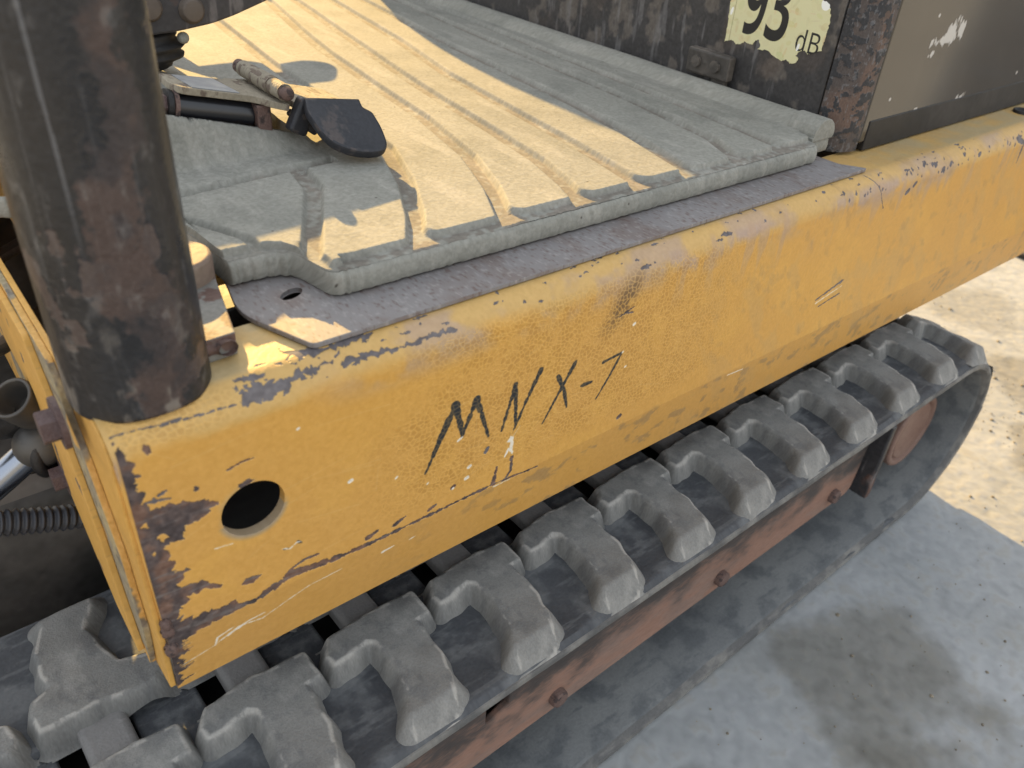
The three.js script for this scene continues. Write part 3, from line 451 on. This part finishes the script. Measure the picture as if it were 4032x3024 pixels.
/* folding foot pedal on its pivot */
{
  const fp = sub('foot_pedal'), tilt = -0.235, at = (g) => g.rotateZ(tilt).translate(0.2, 0.2815, 0);
  const cover = skin(512, 256, (u, v) => {
    const n = fbm(u, v, 8, 5, 481, 5), m = fbm(u, v, 22, 14, 487, 5), f = fbm(u, v, 120, 60, 489, 3); let c = mix([128, 120, 104], [152, 143, 126], n); c = mix(c, [92, 78, 68], sstep(0.54, 0.68, m) * 0.75); return { c: c.map((k) => k + (f - 0.5) * 26), h: 0.5 + (f - 0.5) * 0.7, r: 0.8 };
  }, { bump: 0.0006 });
  const flapBlack = skin(512, 512, (u, v) => {
    const n = fbm(u, v, 5, 5, 651, 5), m = fbm(u, v, 12, 12, 657, 5), f = fbm(u, v, 90, 90, 659, 3); let c = mix([34, 36, 42], [52, 52, 56], n); c = mix(c, [96, 84, 78], sstep(0.58, 0.72, m) * 0.6); return { c: c.map((k) => k + (f - 0.5) * 16), h: 0.5 + (f - 0.5) * 0.4, r: 0.42 + 0.25 * m };
  }, { bump: 0.0003 });
  const top = plate([[-0.055, -0.304, 0.003], [-0.001, -0.312, 0.002], [0.001, -0.317, 0.002], [0.026, -0.325, 0.002], [0.026, -0.245, 0.003], [0.014, -0.25, 0.004], [0.004, -0.262, 0.006], [-0.052, -0.263, 0.006], [-0.058, -0.275, 0.004]], 0.0052, 0.003, 0.0006);
  part('hinge_plate', boxUV(at(toTop(top)), 0.12), cover, fp);
  part('worn_patch', boxUV(at(toTop(plate([[-0.046, -0.302], [-0.012, -0.307], [-0.007, -0.265], [-0.044, -0.265]], 0.0006, 0.001, 0.0001)).translate(0, 0.0006, 0)), 0.1), skin(256, 256, (u, v) => { const n = fbm(u, v, 12, 12, 491, 5); return { c: mix([150, 154, 158], [120, 124, 130], n), h: n, r: 0.36 + 0.2 * n }; }, { bump: 0.0003, metal: 0.25 }), fp, 'rubbed bare metal patch on the pedal top');
  const pinX = 0.2225, pinY = 0.2845;
  const barrel = (z0, z1, r) => boxUV(cyl(r, z1 - z0, 28).rotateX(Math.PI / 2).translate(pinX, pinY, (z0 + z1) / 2), 0.1);
  part('hinge_barrel', barrel(-0.325, -0.298, 0.0066), cover, fp); part('hinge_barrel', barrel(-0.268, -0.248, 0.0066), cover, fp); part('hinge_barrel', barrel(-0.2975, -0.2685, 0.0072), cover, fp);
  part('hinge_pin', boxUV(lathe([[0.0001, 0.0045], [0.003, 0.004], [0.0052, 0.002], [0.0056, -0.002], [0.0056, -0.09]], 24).rotateX(Math.PI / 2).translate(pinX, pinY, -0.2445), 0.05), brownSteel, fp);
  const right = plate([[0.026, -0.325, 0.002], [0.094, -0.322, 0.006], [0.094, -0.241, 0.002], [0.034, -0.241, 0.002]], 0.005, 0.003, 0.0006);
  part('folding_plate', boxUV(at(toTop(right)).translate(0, 0.001, 0), 0.12), cover, fp);
  // the down-turned flap, bent out of the folding plate
  const fl = plate([[-0.033, 0.002, 0.002], [0.019, 0.003, 0.001], [0.02, -0.006, 0.002], [0.028, -0.011, 0.003], [0.033, -0.03, 0.014], [0.033, -0.054, 0.02], [0.004, -0.057, 0.024], [-0.022, -0.046, 0.028], [-0.034, -0.013, 0.006], [-0.033, -0.004, 0.003]], 0.0085, 0.004, 0.0022);
  part('flap', boxUV(fl.scale(0.87, 0.93, 1).rotateZ(-0.23).rotateX(-1.02).translate(0.2615, 0.271, -0.2365), 0.16), flapBlack, fp);
  part('flap_arm', boxUV(rbox(0.016, 0.028, 0.012, 0.003).rotateZ(-0.5).translate(0.2335, 0.2655, -0.2455), 0.1), flapBlack, fp);
  // pivot tube with its bolt, below the plate
  const ax = (g) => g.rotateZ(Math.PI / 2 + tilt).translate(0.174, 0.2705, -0.274);
  part('pivot_tube', boxUV(ax(cyl(0.0108, 0.058, 40)), 0.1), new THREE.MeshPhysicalMaterial({ color: 0x1c1d22, roughness: 0.32, clearcoat: 0.4, clearcoatRoughness: 0.3 }), fp);
  part('washer', boxUV(ax(cyl(0.0135, 0.003, 36).translate(0, 0.0315, 0)), 0.1), brownSteel, fp); part('washer', boxUV(ax(cyl(0.012, 0.004, 36).translate(0, 0.0355, 0)), 0.1), darkOil, fp);
  part('bolt', boxUV(ax(toCreasedNormals(cyl(0.0088, 0.011, 6).translate(0, 0.043, 0), 0.5)), 0.06), boltRust, fp);
  part('bracket', boxUV(rbox(0.012, 0.034, 0.028, 0.002, 0.2085, 0.257, -0.272), 0.1), brownSteel, fp);
  part('bracket', boxUV(rbox(0.02, 0.006, 0.024, 0.002).rotateZ(-0.8).translate(0.237, 0.2585, -0.252), 0.1), blackScuffed, fp);
}

/* ------------------------------------------------------------------ floor mat, lying on the deck */
{
  const zf = (x) => pl1(x, [[-0.05, -0.32], [0.03, -0.26], [0.075, -0.2], [0.098, -0.165], [0.1035, -0.13], [0.1045, -0.105], [0.106, -0.0985], [0.121, -0.098], [0.134, -0.097], [0.143, -0.091], [0.1475, -0.082], [0.150, -0.068], [0.153, -0.056], [0.158, -0.0515], [0.17, -0.0505], [0.655, -0.0455], [0.662, -0.047], [0.6645, -0.06], [0.698, -0.061]]);
  const curve = (a) => (z) => pl1(z, a);
  const groove = [
    [curve([[-0.8, 0.365], [-0.72, 0.35], [-0.5, 0.322], [-0.3, 0.304], [-0.218, 0.294], [-0.147, 0.268], [-0.09, 0.24], [-0.046, 0.212]]), -9, 0.0052],
    [curve([[-0.8, 0.459], [-0.62, 0.418], [-0.51, 0.397], [-0.38, 0.379], [-0.27, 0.366], [-0.17, 0.344], [-0.105, 0.319], [-0.045, 0.288]]), -9, 0.0052],
    [curve([[-0.8, 0.496], [-0.58, 0.457], [-0.41, 0.427], [-0.3, 0.411], [-0.206, 0.4], [-0.133, 0.389], [-0.083, 0.375], [-0.045, 0.36]]), -9, 0.0052],
    [curve([[-0.8, 0.546], [-0.536, 0.504], [-0.39, 0.472], [-0.26, 0.456], [-0.17, 0.446], [-0.1, 0.436], [-0.06, 0.428], [-0.045, 0.424]]), -9, 0.0052],
    [curve([[-0.8, 0.59], [-0.5, 0.55], [-0.24, 0.524], [-0.15, 0.509], [-0.06, 0.488], [-0.045, 0.483]]), -9, 0.0052],
    [curve([[-0.8, 0.635], [-0.5, 0.61], [-0.22, 0.588], [-0.1, 0.57], [-0.045, 0.545]]), -9, 0.0052],
    [curve([[-0.8, 0.668], [-0.22, 0.628], [-0.1, 0.618], [-0.045, 0.61]]), -9, 0.0052],
    [curve([[-0.21, 0.21], [-0.17, 0.203], [-0.07, 0.150]]), -0.207, 0.0055],
    [curve([[-0.19, 0.086], [-0.155, 0.108], [-0.115, 0.127]]), -0.18, 0.002],
  ];
  const height = (x, z) => {
    let d1 = 1, side = 1; for (const [g, zmin, hw] of groove) if (z > zmin) { const q = x - g(z), e = Math.abs(q) * 0.93 - hw; if (e < d1) { d1 = e; side = q; } }
    if (x < 0.245) d1 = Math.min(d1, Math.abs(z + 0.2035 + 0.09 * (x - 0.118)) - 0.0035);                    // crease along the foot of the ramp
    const d2 = zf(x) - 0.0085 - z, r = side > 0 ? 0.016 : 0.003, d = x > 0.165 ? r - Math.hypot(Math.max(0, r - d1), Math.max(0, r - d2)) : Math.min(d1, d2 + 0.004);
    let y = 0.2346 + 0.0046 * sstep(-0.0006, 0.0026, d);
    const hump = sstep(-0.24, -0.261, z) * sstep(0.25, 0.238, x) * (0.009 + 0.28 * Math.max(0, 0.235 - Math.max(0.09, x))); y += hump;         // moulded ramp that covers the pedal pivot
    y -= 0.05 * sstep(-0.2625, -0.2645, z) * sstep(-0.318, -0.314, z) * sstep(0.128, 0.131, x) * sstep(0.246, 0.243, x);
    const lip = sstep(0.648, 0.664, x); if (x > 0.668) y = Math.max(y, 0.234 + 0.0165 * Math.sqrt(Math.max(0, 1 - ((x - 0.6855) / 0.0165) ** 2)));
    height.dirt = sstep(0.0012, -0.0012, d) * (x > 0.16 ? 1 : 0.4) * (1 - lip);
    return y + (vnoise(x + 5, z + 9, 22, 22, 511) - 0.5) * 0.0005 + (vnoise(x + 5, z + 9, 900, 900, 513) - 0.5) * 0.00012;
  };
  const xs = []; for (let x = -0.05; x < 0.7; x += x > 0.095 && x < 0.17 ? 0.001 : 0.00125) xs.push(x); xs.push(0.7);
  const ts = []; for (let i = 0; i <= 300; i++) ts.push(Math.pow(i / 300, 1.55));
  const pos = [], uv = [], idx = [], tint = [], zb = -0.86, skirt = [[0.001, 0.2178], [0.0036, 0.2196], [0.0042, 0.225], [0.0034, 0.2302], [0.0018, 0.2324], [0, 0.2336]];
  xs.forEach((x) => {
    const f = zf(x), j = (vnoise(x * 10 + 1, 0.3, 60, 3, 521) - 0.5) * 0.0012 * (x < 0.17 ? 2.2 : 1);
    for (const [o, y] of skirt) { pos.push(x, y, f + o + j); uv.push(x * 2, -f * 2 - 0.05 + y * 2); tint.push(1, 1, 1); }
    let arc = -(f + j) + 0.44, py = 0.234, pz = f + j;
    for (const t of ts) { const z = lerp(f + j, zb, t), e = t * (zb - f); const y = height(x, z) - 0.0008 * sstep(-0.002, 0, e), k = height.dirt * sstep(0.3, 0.62, 0.65 * vnoise(x + 5, z + 9, 260, 260, 515) + 0.5 * vnoise(x + 5, z + 9, 44, 44, 517)) * 0.65; arc += Math.hypot(y - py, z - pz); py = y; pz = z; pos.push(x, y, z); uv.push(x * 2, arc * 2); tint.push(1 - 0.42 * k, 1 - 0.52 * k, 1 - 0.56 * k); }
  });
  const n = skirt.length + ts.length; for (let i = 0; i < xs.length - 1; i++) for (let k = 0; k < n - 1; k++) { if (k === skirt.length - 1) continue; const a = i * n + k, b = a + n; idx.push(a, b, b + 1, a, b + 1, a + 1); }
  const top = new THREE.BufferGeometry(); top.setAttribute('position', new THREE.Float32BufferAttribute(pos, 3)); top.setAttribute('uv', new THREE.Float32BufferAttribute(uv, 2)); top.setAttribute('color', new THREE.Float32BufferAttribute(tint, 3)); top.setIndex(idx); top.computeVertexNormals();
  // the right-hand end of the lip
  const end = new THREE.Shape(); end.moveTo(0.668, 0.2352); end.lineTo(0.668, 0.237); for (let i = 0; i <= 14; i++) { const a = Math.PI * (1 - i / 14); end.lineTo(0.685 + 0.016 * Math.cos(a), 0.238 + 0.0152 * Math.sin(a)); } end.lineTo(0.6995, 0.2352); end.closePath();
  const mat = new THREE.Group(); mat.name = 'floor_mat'; scene.add(mat);
  mat.userData = { label: 'dusty grey ribbed rubber floor mat with notched corner, lying on the deck', category: 'floor mat' };
  const sheetRubber = matRubber.clone(); sheetRubber.vertexColors = true;
  const m = new THREE.Mesh(top, sheetRubber); m.name = 'rubber_sheet'; m.castShadow = m.receiveShadow = true; mat.add(m);
  part('edge_bead', boxUV(new THREE.ExtrudeGeometry(end, { depth: 0.03, bevelEnabled: true, bevelSize: 0.0012, bevelThickness: 0.0012, bevelSegments: 2 }).translate(0.0005, -0.0018, -0.086), 0.5), matRubber, mat);
}

/* ------------------------------------------------------------------ rubber track and its frame */
{
  const undercarriage = sub('rubber_track'); undercarriage.rotation.y = 0.0226; undercarriage.position.set(0, 0, 0.0865);
  const PITCH = 0.1, NL = 42, Ro = 0.135, cy = -0.22, xr = 1.005, L = (NL * PITCH - 2 * Math.PI * Ro) / 2, xl = xr - L;
  const path = (s) => {                                     // outer surface: [x, y, nx, ny]
    s = mod(s, NL * PITCH);
    if (s < L) return [xl + s, cy + Ro, 0, 1]; s -= L;
    if (s < Math.PI * Ro) { const a = Math.PI / 2 - s / Ro; return [xr + Ro * Math.cos(a), cy + Ro * Math.sin(a), Math.cos(a), Math.sin(a)]; } s -= Math.PI * Ro;
    if (s < L) return [xr - s, cy - Ro, 0, -1]; s -= L;
    const a = -Math.PI / 2 - s / Ro; return [xl + Ro * Math.cos(a), cy + Ro * Math.sin(a), Math.cos(a), Math.sin(a)];
  };
  const sweep = (sec, us) => {                              // closed section [v, depth below the outer surface], swept round the loop
    const pos = [], uv = [], idx = [], n = sec.length, N = 336;
    for (let i = 0; i <= N; i++) { const s = i / N * NL * PITCH, [x, y, nx, ny] = path(s); sec.forEach(([v, d], k) => { const e = d + (vnoise(i / N, 0.2, 84, 3, 531 + k) - 0.5) * 0.0016; pos.push(x - nx * e, y - ny * e, v); uv.push(s / us, (v - d) / us); }); }
    for (let i = 0; i < N; i++) for (let k = 0; k < n; k++) { const a = i * n + k, b = i * n + (k + 1) % n; idx.push(a, a + n, b + n, a, b + n, b); }
    const g = new THREE.BufferGeometry(); g.setAttribute('position', new THREE.Float32BufferAttribute(pos, 3)); g.setAttribute('uv', new THREE.Float32BufferAttribute(uv, 2)); g.setIndex(idx); return toCreasedNormals(g, 0.7);
  };
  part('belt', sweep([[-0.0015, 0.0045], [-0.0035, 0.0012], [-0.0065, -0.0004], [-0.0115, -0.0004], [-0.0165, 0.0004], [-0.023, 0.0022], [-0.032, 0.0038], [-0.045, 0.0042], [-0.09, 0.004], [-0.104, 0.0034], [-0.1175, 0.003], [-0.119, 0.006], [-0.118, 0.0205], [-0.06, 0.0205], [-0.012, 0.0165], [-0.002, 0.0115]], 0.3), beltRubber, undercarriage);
  part('edge_rim', sweep([[-0.004, 0.003], [-0.0008, 0.0035], [0.0006, 0.0075], [-0.0008, 0.0115], [-0.011, 0.0168], [-0.012, 0.012]], 0.3), rimRubber, undercarriage);
  part('belt_lining', sweep([[-0.008, 0.0157], [-0.06, 0.0196], [-0.117, 0.0196], [-0.117, 0.0225], [-0.06, 0.0225], [-0.012, 0.0185]], 0.3), liningRubber, undercarriage);
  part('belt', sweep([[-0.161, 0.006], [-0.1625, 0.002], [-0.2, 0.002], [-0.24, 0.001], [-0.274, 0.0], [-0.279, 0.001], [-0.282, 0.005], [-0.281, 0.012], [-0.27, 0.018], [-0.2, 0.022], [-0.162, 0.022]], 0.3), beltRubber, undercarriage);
  // a tread lug as a rounded pad over its outline
  const sd = (x, y, p) => { let d = 1e9, s = 1; for (let i = 0, j = p.length - 1; i < p.length; j = i++) { const ex = p[j][0] - p[i][0], ey = p[j][1] - p[i][1], wx = x - p[i][0], wy = y - p[i][1], t = Math.min(1, Math.max(0, (wx * ex + wy * ey) / (ex * ex + ey * ey))), bx = wx - ex * t, by = wy - ey * t; d = Math.min(d, bx * bx + by * by); const c1 = y >= p[i][1], c2 = y < p[j][1], c3 = ex * wy > ey * wx; if ((c1 && c2 && c3) || (!c1 && !c2 && !c3)) s = -s; } return s * Math.sqrt(d); };
  const lugGeo = (poly, v0, v1, endV, seed) => {
    const step = 0.0019, nx = Math.round(0.106 / step), nv = Math.round((v1 - v0) / step), pos = [], uv = [], idx = [], hs = [];
    for (let j = 0; j <= nv; j++) for (let i = 0; i <= nx; i++) {
      const u = -0.053 + i * step, v = v0 + j * step, jag = (vnoise(u + 3, v + 3, 75, 75, seed) - 0.5) * 0.003 - 0.0036, d = sd(u, v, poly) + jag;
      const e = Math.abs(v - endV), wide = 0.0085 + 0.016 * sstep(0.036, 0.003, e); let q = 0.8 * sstep(wide, -0.002, d) + 0.2 * Math.min(1, Math.max(0, (wide - d) / (wide + 0.002))); q *= 0.16 + 0.84 * Math.min(1, Math.max(0, (e - 0.001) / 0.0175)) ** 0.8;
      const z = -0.0075 + (0.0255 - 0.0024 * vnoise(u + 3, v + 3, 60, 60, seed + 3)) * q; hs.push(d - wide + 0.007); pos.push(u, z, v); uv.push((u + 0.053) / 0.106, (v - v0) / (v1 - v0));
    }
    for (let j = 0; j < nv; j++) for (let i = 0; i < nx; i++) { const a = j * (nx + 1) + i; if (Math.min(hs[a], hs[a + 1], hs[a + nx + 1], hs[a + nx + 2]) > 0.007) continue; idx.push(a, a + nx + 1, a + nx + 2, a, a + nx + 2, a + 1); }
    const g = new THREE.BufferGeometry(); g.setAttribute('position', new THREE.Float32BufferAttribute(pos, 3)); g.setAttribute('uv', new THREE.Float32BufferAttribute(uv, 2)); g.setIndex(idx); g.computeVertexNormals(); return g;
  };
  const outer = [[-0.045, -0.099], [-0.037, -0.113], [0, -0.1165], [0.021, -0.115], [0.04, -0.113], [0.0385, -0.09], [0.027, -0.089], [0.026, -0.068], [0.0255, -0.049], [0.018, -0.026], [0.008, -0.002], [-0.026, -0.002], [-0.024, -0.014], [-0.0155, -0.032], [-0.008, -0.054], [-0.006, -0.075], [-0.008, -0.091], [-0.014, -0.0965], [-0.034, -0.0915], [-0.044, -0.0905]];
  const inner = [[-0.041, -0.1665], [-0.017, -0.165], [0.01, -0.163], [0.036, -0.161], [0.041, -0.168], [0.039, -0.183], [0.018, -0.19], [0.014, -0.202], [0.007, -0.236], [0.018, -0.256], [0.02, -0.28], [-0.012, -0.28], [-0.016, -0.256], [-0.027, -0.233], [-0.028, -0.213], [-0.025, -0.196], [-0.039, -0.189], [-0.043, -0.18]];
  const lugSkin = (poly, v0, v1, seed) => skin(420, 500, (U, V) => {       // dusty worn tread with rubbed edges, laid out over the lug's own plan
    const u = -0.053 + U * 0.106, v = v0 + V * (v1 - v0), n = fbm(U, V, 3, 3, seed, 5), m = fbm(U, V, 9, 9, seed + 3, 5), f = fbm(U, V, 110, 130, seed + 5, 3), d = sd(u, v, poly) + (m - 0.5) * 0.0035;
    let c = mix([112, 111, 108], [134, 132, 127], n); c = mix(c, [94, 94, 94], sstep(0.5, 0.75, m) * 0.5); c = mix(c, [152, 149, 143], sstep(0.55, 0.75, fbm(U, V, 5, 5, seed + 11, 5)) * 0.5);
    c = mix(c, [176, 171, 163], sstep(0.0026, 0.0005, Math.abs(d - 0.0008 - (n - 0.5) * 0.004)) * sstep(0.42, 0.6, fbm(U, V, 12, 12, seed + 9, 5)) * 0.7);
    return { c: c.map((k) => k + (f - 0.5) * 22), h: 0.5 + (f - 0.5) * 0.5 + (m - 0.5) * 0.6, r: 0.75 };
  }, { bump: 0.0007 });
  const og = [1, 2, 3].map((k) => lugGeo(outer, -0.124, 0.0, 0, k)), ig = [4, 5].map((k) => lugGeo(inner, -0.282, -0.152, -0.2815, k));
  const pad = boxUV(rbox(0.034, 0.02, 0.056, 0.006, 0, 0, 0, 4), 0.2), bar = boxUV(rbox(0.048, 0.014, 0.054, 0.004, 0, 0, 0, 3), 0.2), guide = boxUV(rbox(0.03, 0.03, 0.03, 0.006, 0, 0, 0, 2), 0.2);
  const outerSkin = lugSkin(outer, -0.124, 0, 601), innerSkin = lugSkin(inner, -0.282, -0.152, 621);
  const set = (m, s, below, v) => { const [x, y, nx, ny] = path(s); m.position.set(x - nx * below, y - ny * below, v); m.rotation.z = Math.atan2(ny, nx) - Math.PI / 2; };
  for (let k = 0; k < NL; k++) {
    const s = mod(-0.042 - xl, PITCH) + k * PITCH;
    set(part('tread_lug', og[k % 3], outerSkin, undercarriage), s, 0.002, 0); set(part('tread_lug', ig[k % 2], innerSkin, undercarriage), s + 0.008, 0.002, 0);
    set(part('core_pad', pad, lugRubber, undercarriage), s + 0.001, 0.007, -0.14); set(part('core_bar', bar, beltRubber, undercarriage), s + 0.044, 0.0165, -0.14);
    if (k % 2 === 0) set(part('guide_block', guide, beltRubber, undercarriage), s, 0.033, -0.112);
  }
  const turned = (o) => { o.rotation.y = 0.0226; o.position.set(0, 0, 0.0865); return o; };
  // track frame: rusty channel with a slot
  const tf = turned(sub('track_frame'));
  const fp = [[-0.6, -0.125], [0.852, -0.125], [0.842, -0.232], [0.83, -0.24], [-0.6, -0.24]], slot = new THREE.Path(); slot.moveTo(0.222, -0.146); slot.lineTo(0.222, -0.181); slot.quadraticCurveTo(0.223, -0.185, 0.227, -0.184); slot.lineTo(0.247, -0.176); slot.lineTo(0.249, -0.146); slot.closePath();
  const fg = plate(fp, 0.008, 0.006, 0.002, slot).translate(0, 0, -0.04);
  { const p = fg.attributes.position, uv = fg.attributes.uv; for (let i = 0; i < p.count; i++) uv.setXY(i, p.getX(i) / 0.9, (p.getY(i) + 0.25) / 0.15); }
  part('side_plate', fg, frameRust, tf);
  part('lower_flange', boxUV(rbox(1.44, 0.012, 0.1, 0.004, 0.12, -0.242, -0.09), 0.3), brownSteel, tf); part('channel_back', boxUV(rbox(1.44, 0.11, 0.06, 0.006, 0.12, -0.184, -0.16), 0.3), darkOil, tf);
  part('end_rib', boxUV(rbox(0.012, 0.12, 0.03, 0.003, 0.858, -0.186, -0.028), 0.3), blackScuffed, tf);
  for (const x of [0.31, 0.56, 0.79]) part('roller_bolt', boxUV(lathe([[0.0001, 0.006], [0.008, 0.006], [0.0095, 0.004], [0.01, -0.004]], 24).rotateX(Math.PI / 2).translate(x, -0.218, -0.03), 0.1), brownSteel, tf);
  const roller = boxUV(lathe([[0.0001, 0.06], [0.02, 0.06], [0.024, 0.056], [0.04, 0.054], [0.044, 0.05], [0.044, -0.06]], 40).rotateX(Math.PI / 2), 0.2);
  for (const x of [-0.2, 0.1, 0.43, 0.68]) { const r = part('track_roller', roller, darkOil, tf); r.position.set(x, -0.29, -0.14); }
  // idler wheel at the far end of the loop
  const id = turned(sub('idler_wheel'));
  part('hub', boxUV(lathe([[0.0001, 0.0], [0.044, 0], [0.0465, -0.001], [0.048, -0.004], [0.05, -0.004], [0.052, 0.001], [0.058, 0.001], [0.0605, -0.002], [0.0605, -0.012], [0.056, -0.014], [0.055, -0.15]], 64).rotateX(Math.PI / 2).translate(1.0425, -0.24, -0.048), 0.25), skin(256, 256, (u, v) => { const n = fbm(u, v, 5, 5, 541, 5), f = fbm(u, v, 60, 60, 545, 3); return { c: mix([112, 80, 68], [140, 116, 104], n).map((k) => k + (f - 0.5) * 18), h: f, r: 0.6 }; }, { bump: 0.0003 }), id);
  part('rim', boxUV(lathe([[0.05, 0.02], [0.088, 0.02], [0.092, 0.014], [0.092, -0.014], [0.088, -0.02], [0.05, -0.02]], 64).rotateX(Math.PI / 2).translate(1.005, -0.222, -0.15), 0.25), darkOil, id);
}
/* dark undercarriage and the far track, mostly hidden */
{
  part('centre_frame', boxUV(rbox(1.5, 0.24, 0.72, 0.02, 0.3, -0.15, -0.64), 0.4), dustyBlack, EX);
  part('chassis_floor', boxUV(rbox(1.2, 0.02, 1.0, 0.004, 0.66, -0.012, -0.62), 0.4), darkOil, EX);
  part('unseen_dozer_blade', boxUV(rbox(0.04, 0.32, 1.5, 0.01, -0.62, -0.2, -0.6), 0.4), darkOil, EX);  // out of view, put in to block sky light from the front opening
  part('far_track', boxUV(rbox(1.72, 0.29, 0.28, 0.12, 0.25, GROUND + 0.146, -1.16, 8), 0.3), beltRubber, EX);
}
/* swing bracket, cylinder rod and hoses inside the front opening */
{
  const tube = (pts, r, seg = 64) => new THREE.TubeGeometry(new THREE.CatmullRomCurve3(pts.map((p) => new THREE.Vector3(...p))), seg, r, 20);
  const fit = sub('swing_fitting');
  part('grease_cup', boxUV(lathe([[0.0105, -0.02], [0.0135, -0.018], [0.0145, 0.012], [0.013, 0.0135], [0.0112, 0.012], [0.0108, -0.008], [0.0001, -0.009]], 40).rotateZ(0.5).rotateX(0.35).translate(-0.019, 0.133, -0.165), 0.08), galvanised, fit);
  part('grip_ring', boxUV(new THREE.TorusGeometry(0.017, 0.0042, 14, 40).rotateY(0.9).translate(-0.013, 0.096, -0.162), 0.08), darkOil, fit); part('grip_ring', boxUV(new THREE.TorusGeometry(0.0155, 0.004, 14, 40).rotateY(0.9).translate(-0.006, 0.092, -0.168), 0.08), darkOil, fit);
  part('eye', boxUV(new THREE.SphereGeometry(0.0165, 32, 20).translate(-0.018, 0.101, -0.162), 0.08), galvanised, fit);
  part('stub', boxUV(cyl(0.013, 0.06, 28).rotateZ(1.4).translate(-0.055, 0.12, -0.18), 0.1), darkOil, fit);
  part('cylinder_rod', tube([[-0.022, 0.096, -0.165], [-0.05, 0.075, -0.17], [-0.1, 0.04, -0.18]], 0.0105, 24), chrome, EX);
  // corrugated hose
  const c = new THREE.CatmullRomCurve3([[-0.1, 0.075, -0.15], [-0.056, 0.057, -0.15], [-0.03, 0.046, -0.15], [-0.004, 0.035, -0.152], [0.05, 0.008, -0.17], [0.12, -0.03, -0.22]].map((p) => new THREE.Vector3(...p)));
  const hose = new THREE.TubeGeometry(c, 420, 0.0085, 20), p = hose.attributes.position, q = new THREE.Vector3();
  for (let i = 0; i <= 420; i++) { c.getPointAt(i / 420, q); const k = 1 + 0.13 * Math.sin(i / 420 * Math.PI * 2 * 52); for (let j = 0; j <= 20; j++) { const n = i * 21 + j; p.setXYZ(n, q.x + (p.getX(n) - q.x) * k, q.y + (p.getY(n) - q.y) * k, q.z + (p.getZ(n) - q.z) * k); } }
  hose.computeVertexNormals(); part('corrugated_hose', hose, new THREE.MeshStandardMaterial({ color: 0x34353a, roughness: 0.45 }), EX);
  part('swing_bracket', boxUV(rbox(0.16, 0.32, 0.1, 0.02, -0.02, 0.05, -0.5, 4), 0.3), dustyBlack, EX);
  for (const [r, pts] of [[0.0065, [[-0.09, 0.15, -0.24], [-0.045, 0.128, -0.25], [0.0, 0.12, -0.28], [0.06, 0.13, -0.34]]], [0.006, [[-0.1, 0.03, -0.22], [-0.05, 0.028, -0.24], [0, 0.01, -0.26], [0.06, -0.02, -0.3]]], [0.0055, [[-0.1, 0.18, -0.3], [-0.04, 0.165, -0.3], [0.04, 0.17, -0.34]]]]) part('hydraulic_hose', boxUV(tube(pts, r), 0.1), dustyBlack, EX);
  for (const [x, y, z, ry] of [[-0.045, 0.128, -0.25, 0.4], [-0.052, 0.0285, -0.24, 0.4]]) part('hose_clamp', boxUV(new THREE.TorusGeometry(0.0072, 0.0018, 10, 28).rotateY(Math.PI / 2 + ry).translate(x, y, z), 0.05), galvanised, EX);
  part('boom_foot', boxUV(rbox(0.1, 0.1, 0.1, 0.02, -0.075, 0.23, -0.4, 4), 0.3), yellow, EX);
}

/* ------------------------------------------------------------------ grit and crumbs of soil on the yard */
{
  const R = rng(91), geo = new THREE.IcosahedronGeometry(1, 1), p = geo.attributes.position;
  for (let i = 0; i < p.count; i++) { const k = 0.75 + 0.5 * vnoise(0.5 + p.getX(i) * 0.4, 0.5 + p.getY(i) * 0.4 + p.getZ(i) * 0.2, 9, 9, 701); p.setXYZ(i, p.getX(i) * k, p.getY(i) * k * 0.7, p.getZ(i) * k); } geo.computeVertexNormals();
  const N = 620, m = new THREE.InstancedMesh(geo, new THREE.MeshStandardMaterial({ color: 0xffffff, roughness: 0.95 }), N), d = new THREE.Object3D(), c = new THREE.Color();
  for (let i = 0; i < N; i++) {
    const k = R(); let x, z; if (k < 0.45) { x = 1.2 + R() * 0.8; z = -0.5 + R() * 0.75; } else if (k < 0.7) { const a = R() * 6.3, q = Math.sqrt(R()) * 0.13; x = 1.45 + Math.cos(a) * q; z = 0.06 + Math.sin(a) * q; } else { x = 0.3 + R() * 0.95; z = 0.1 + R() * 0.4; }
    d.position.set(x, GROUND + 0.0006, z); d.rotation.set(R() * 0.6, R() * 6, R() * 0.6); d.scale.setScalar(0.0007 + Math.pow(R(), 5) * (k < 0.7 ? 0.0042 : 0.0022)); d.updateMatrix(); m.setMatrixAt(i, d.matrix);
    const t = 0.7 + R() * 0.8; m.setColorAt(i, c.setRGB(0.2 * t, 0.17 * t, 0.125 * t));
  }
  m.name = 'grit'; m.castShadow = m.receiveShadow = true; scene.add(m); m.userData = { kind: 'stuff', label: 'loose brown grit and crumbs of soil scattered over the concrete yard', category: 'grit' };
}
/* ------------------------------------------------------------------ a black sheet added out of view to darken the glossy door reflection */
{
  const g = toTop(plate([[2.05, 0.5, 0.1], [7.5, 2.75, 0.1], [9, -3, 0.1], [2.4, -3, 0.1]], 0.012, 0.1, 0.003)).translate(0, GROUND + 0.014, 0);
  const m = part('added_dark_sheet', boxUV(g, 0.8), darkOil, scene);
  m.userData = { label: 'black sheet added on the yard out of view to darken the door reflection', category: 'added_dark_sheet' };
}

renderer.render(scene, camera);
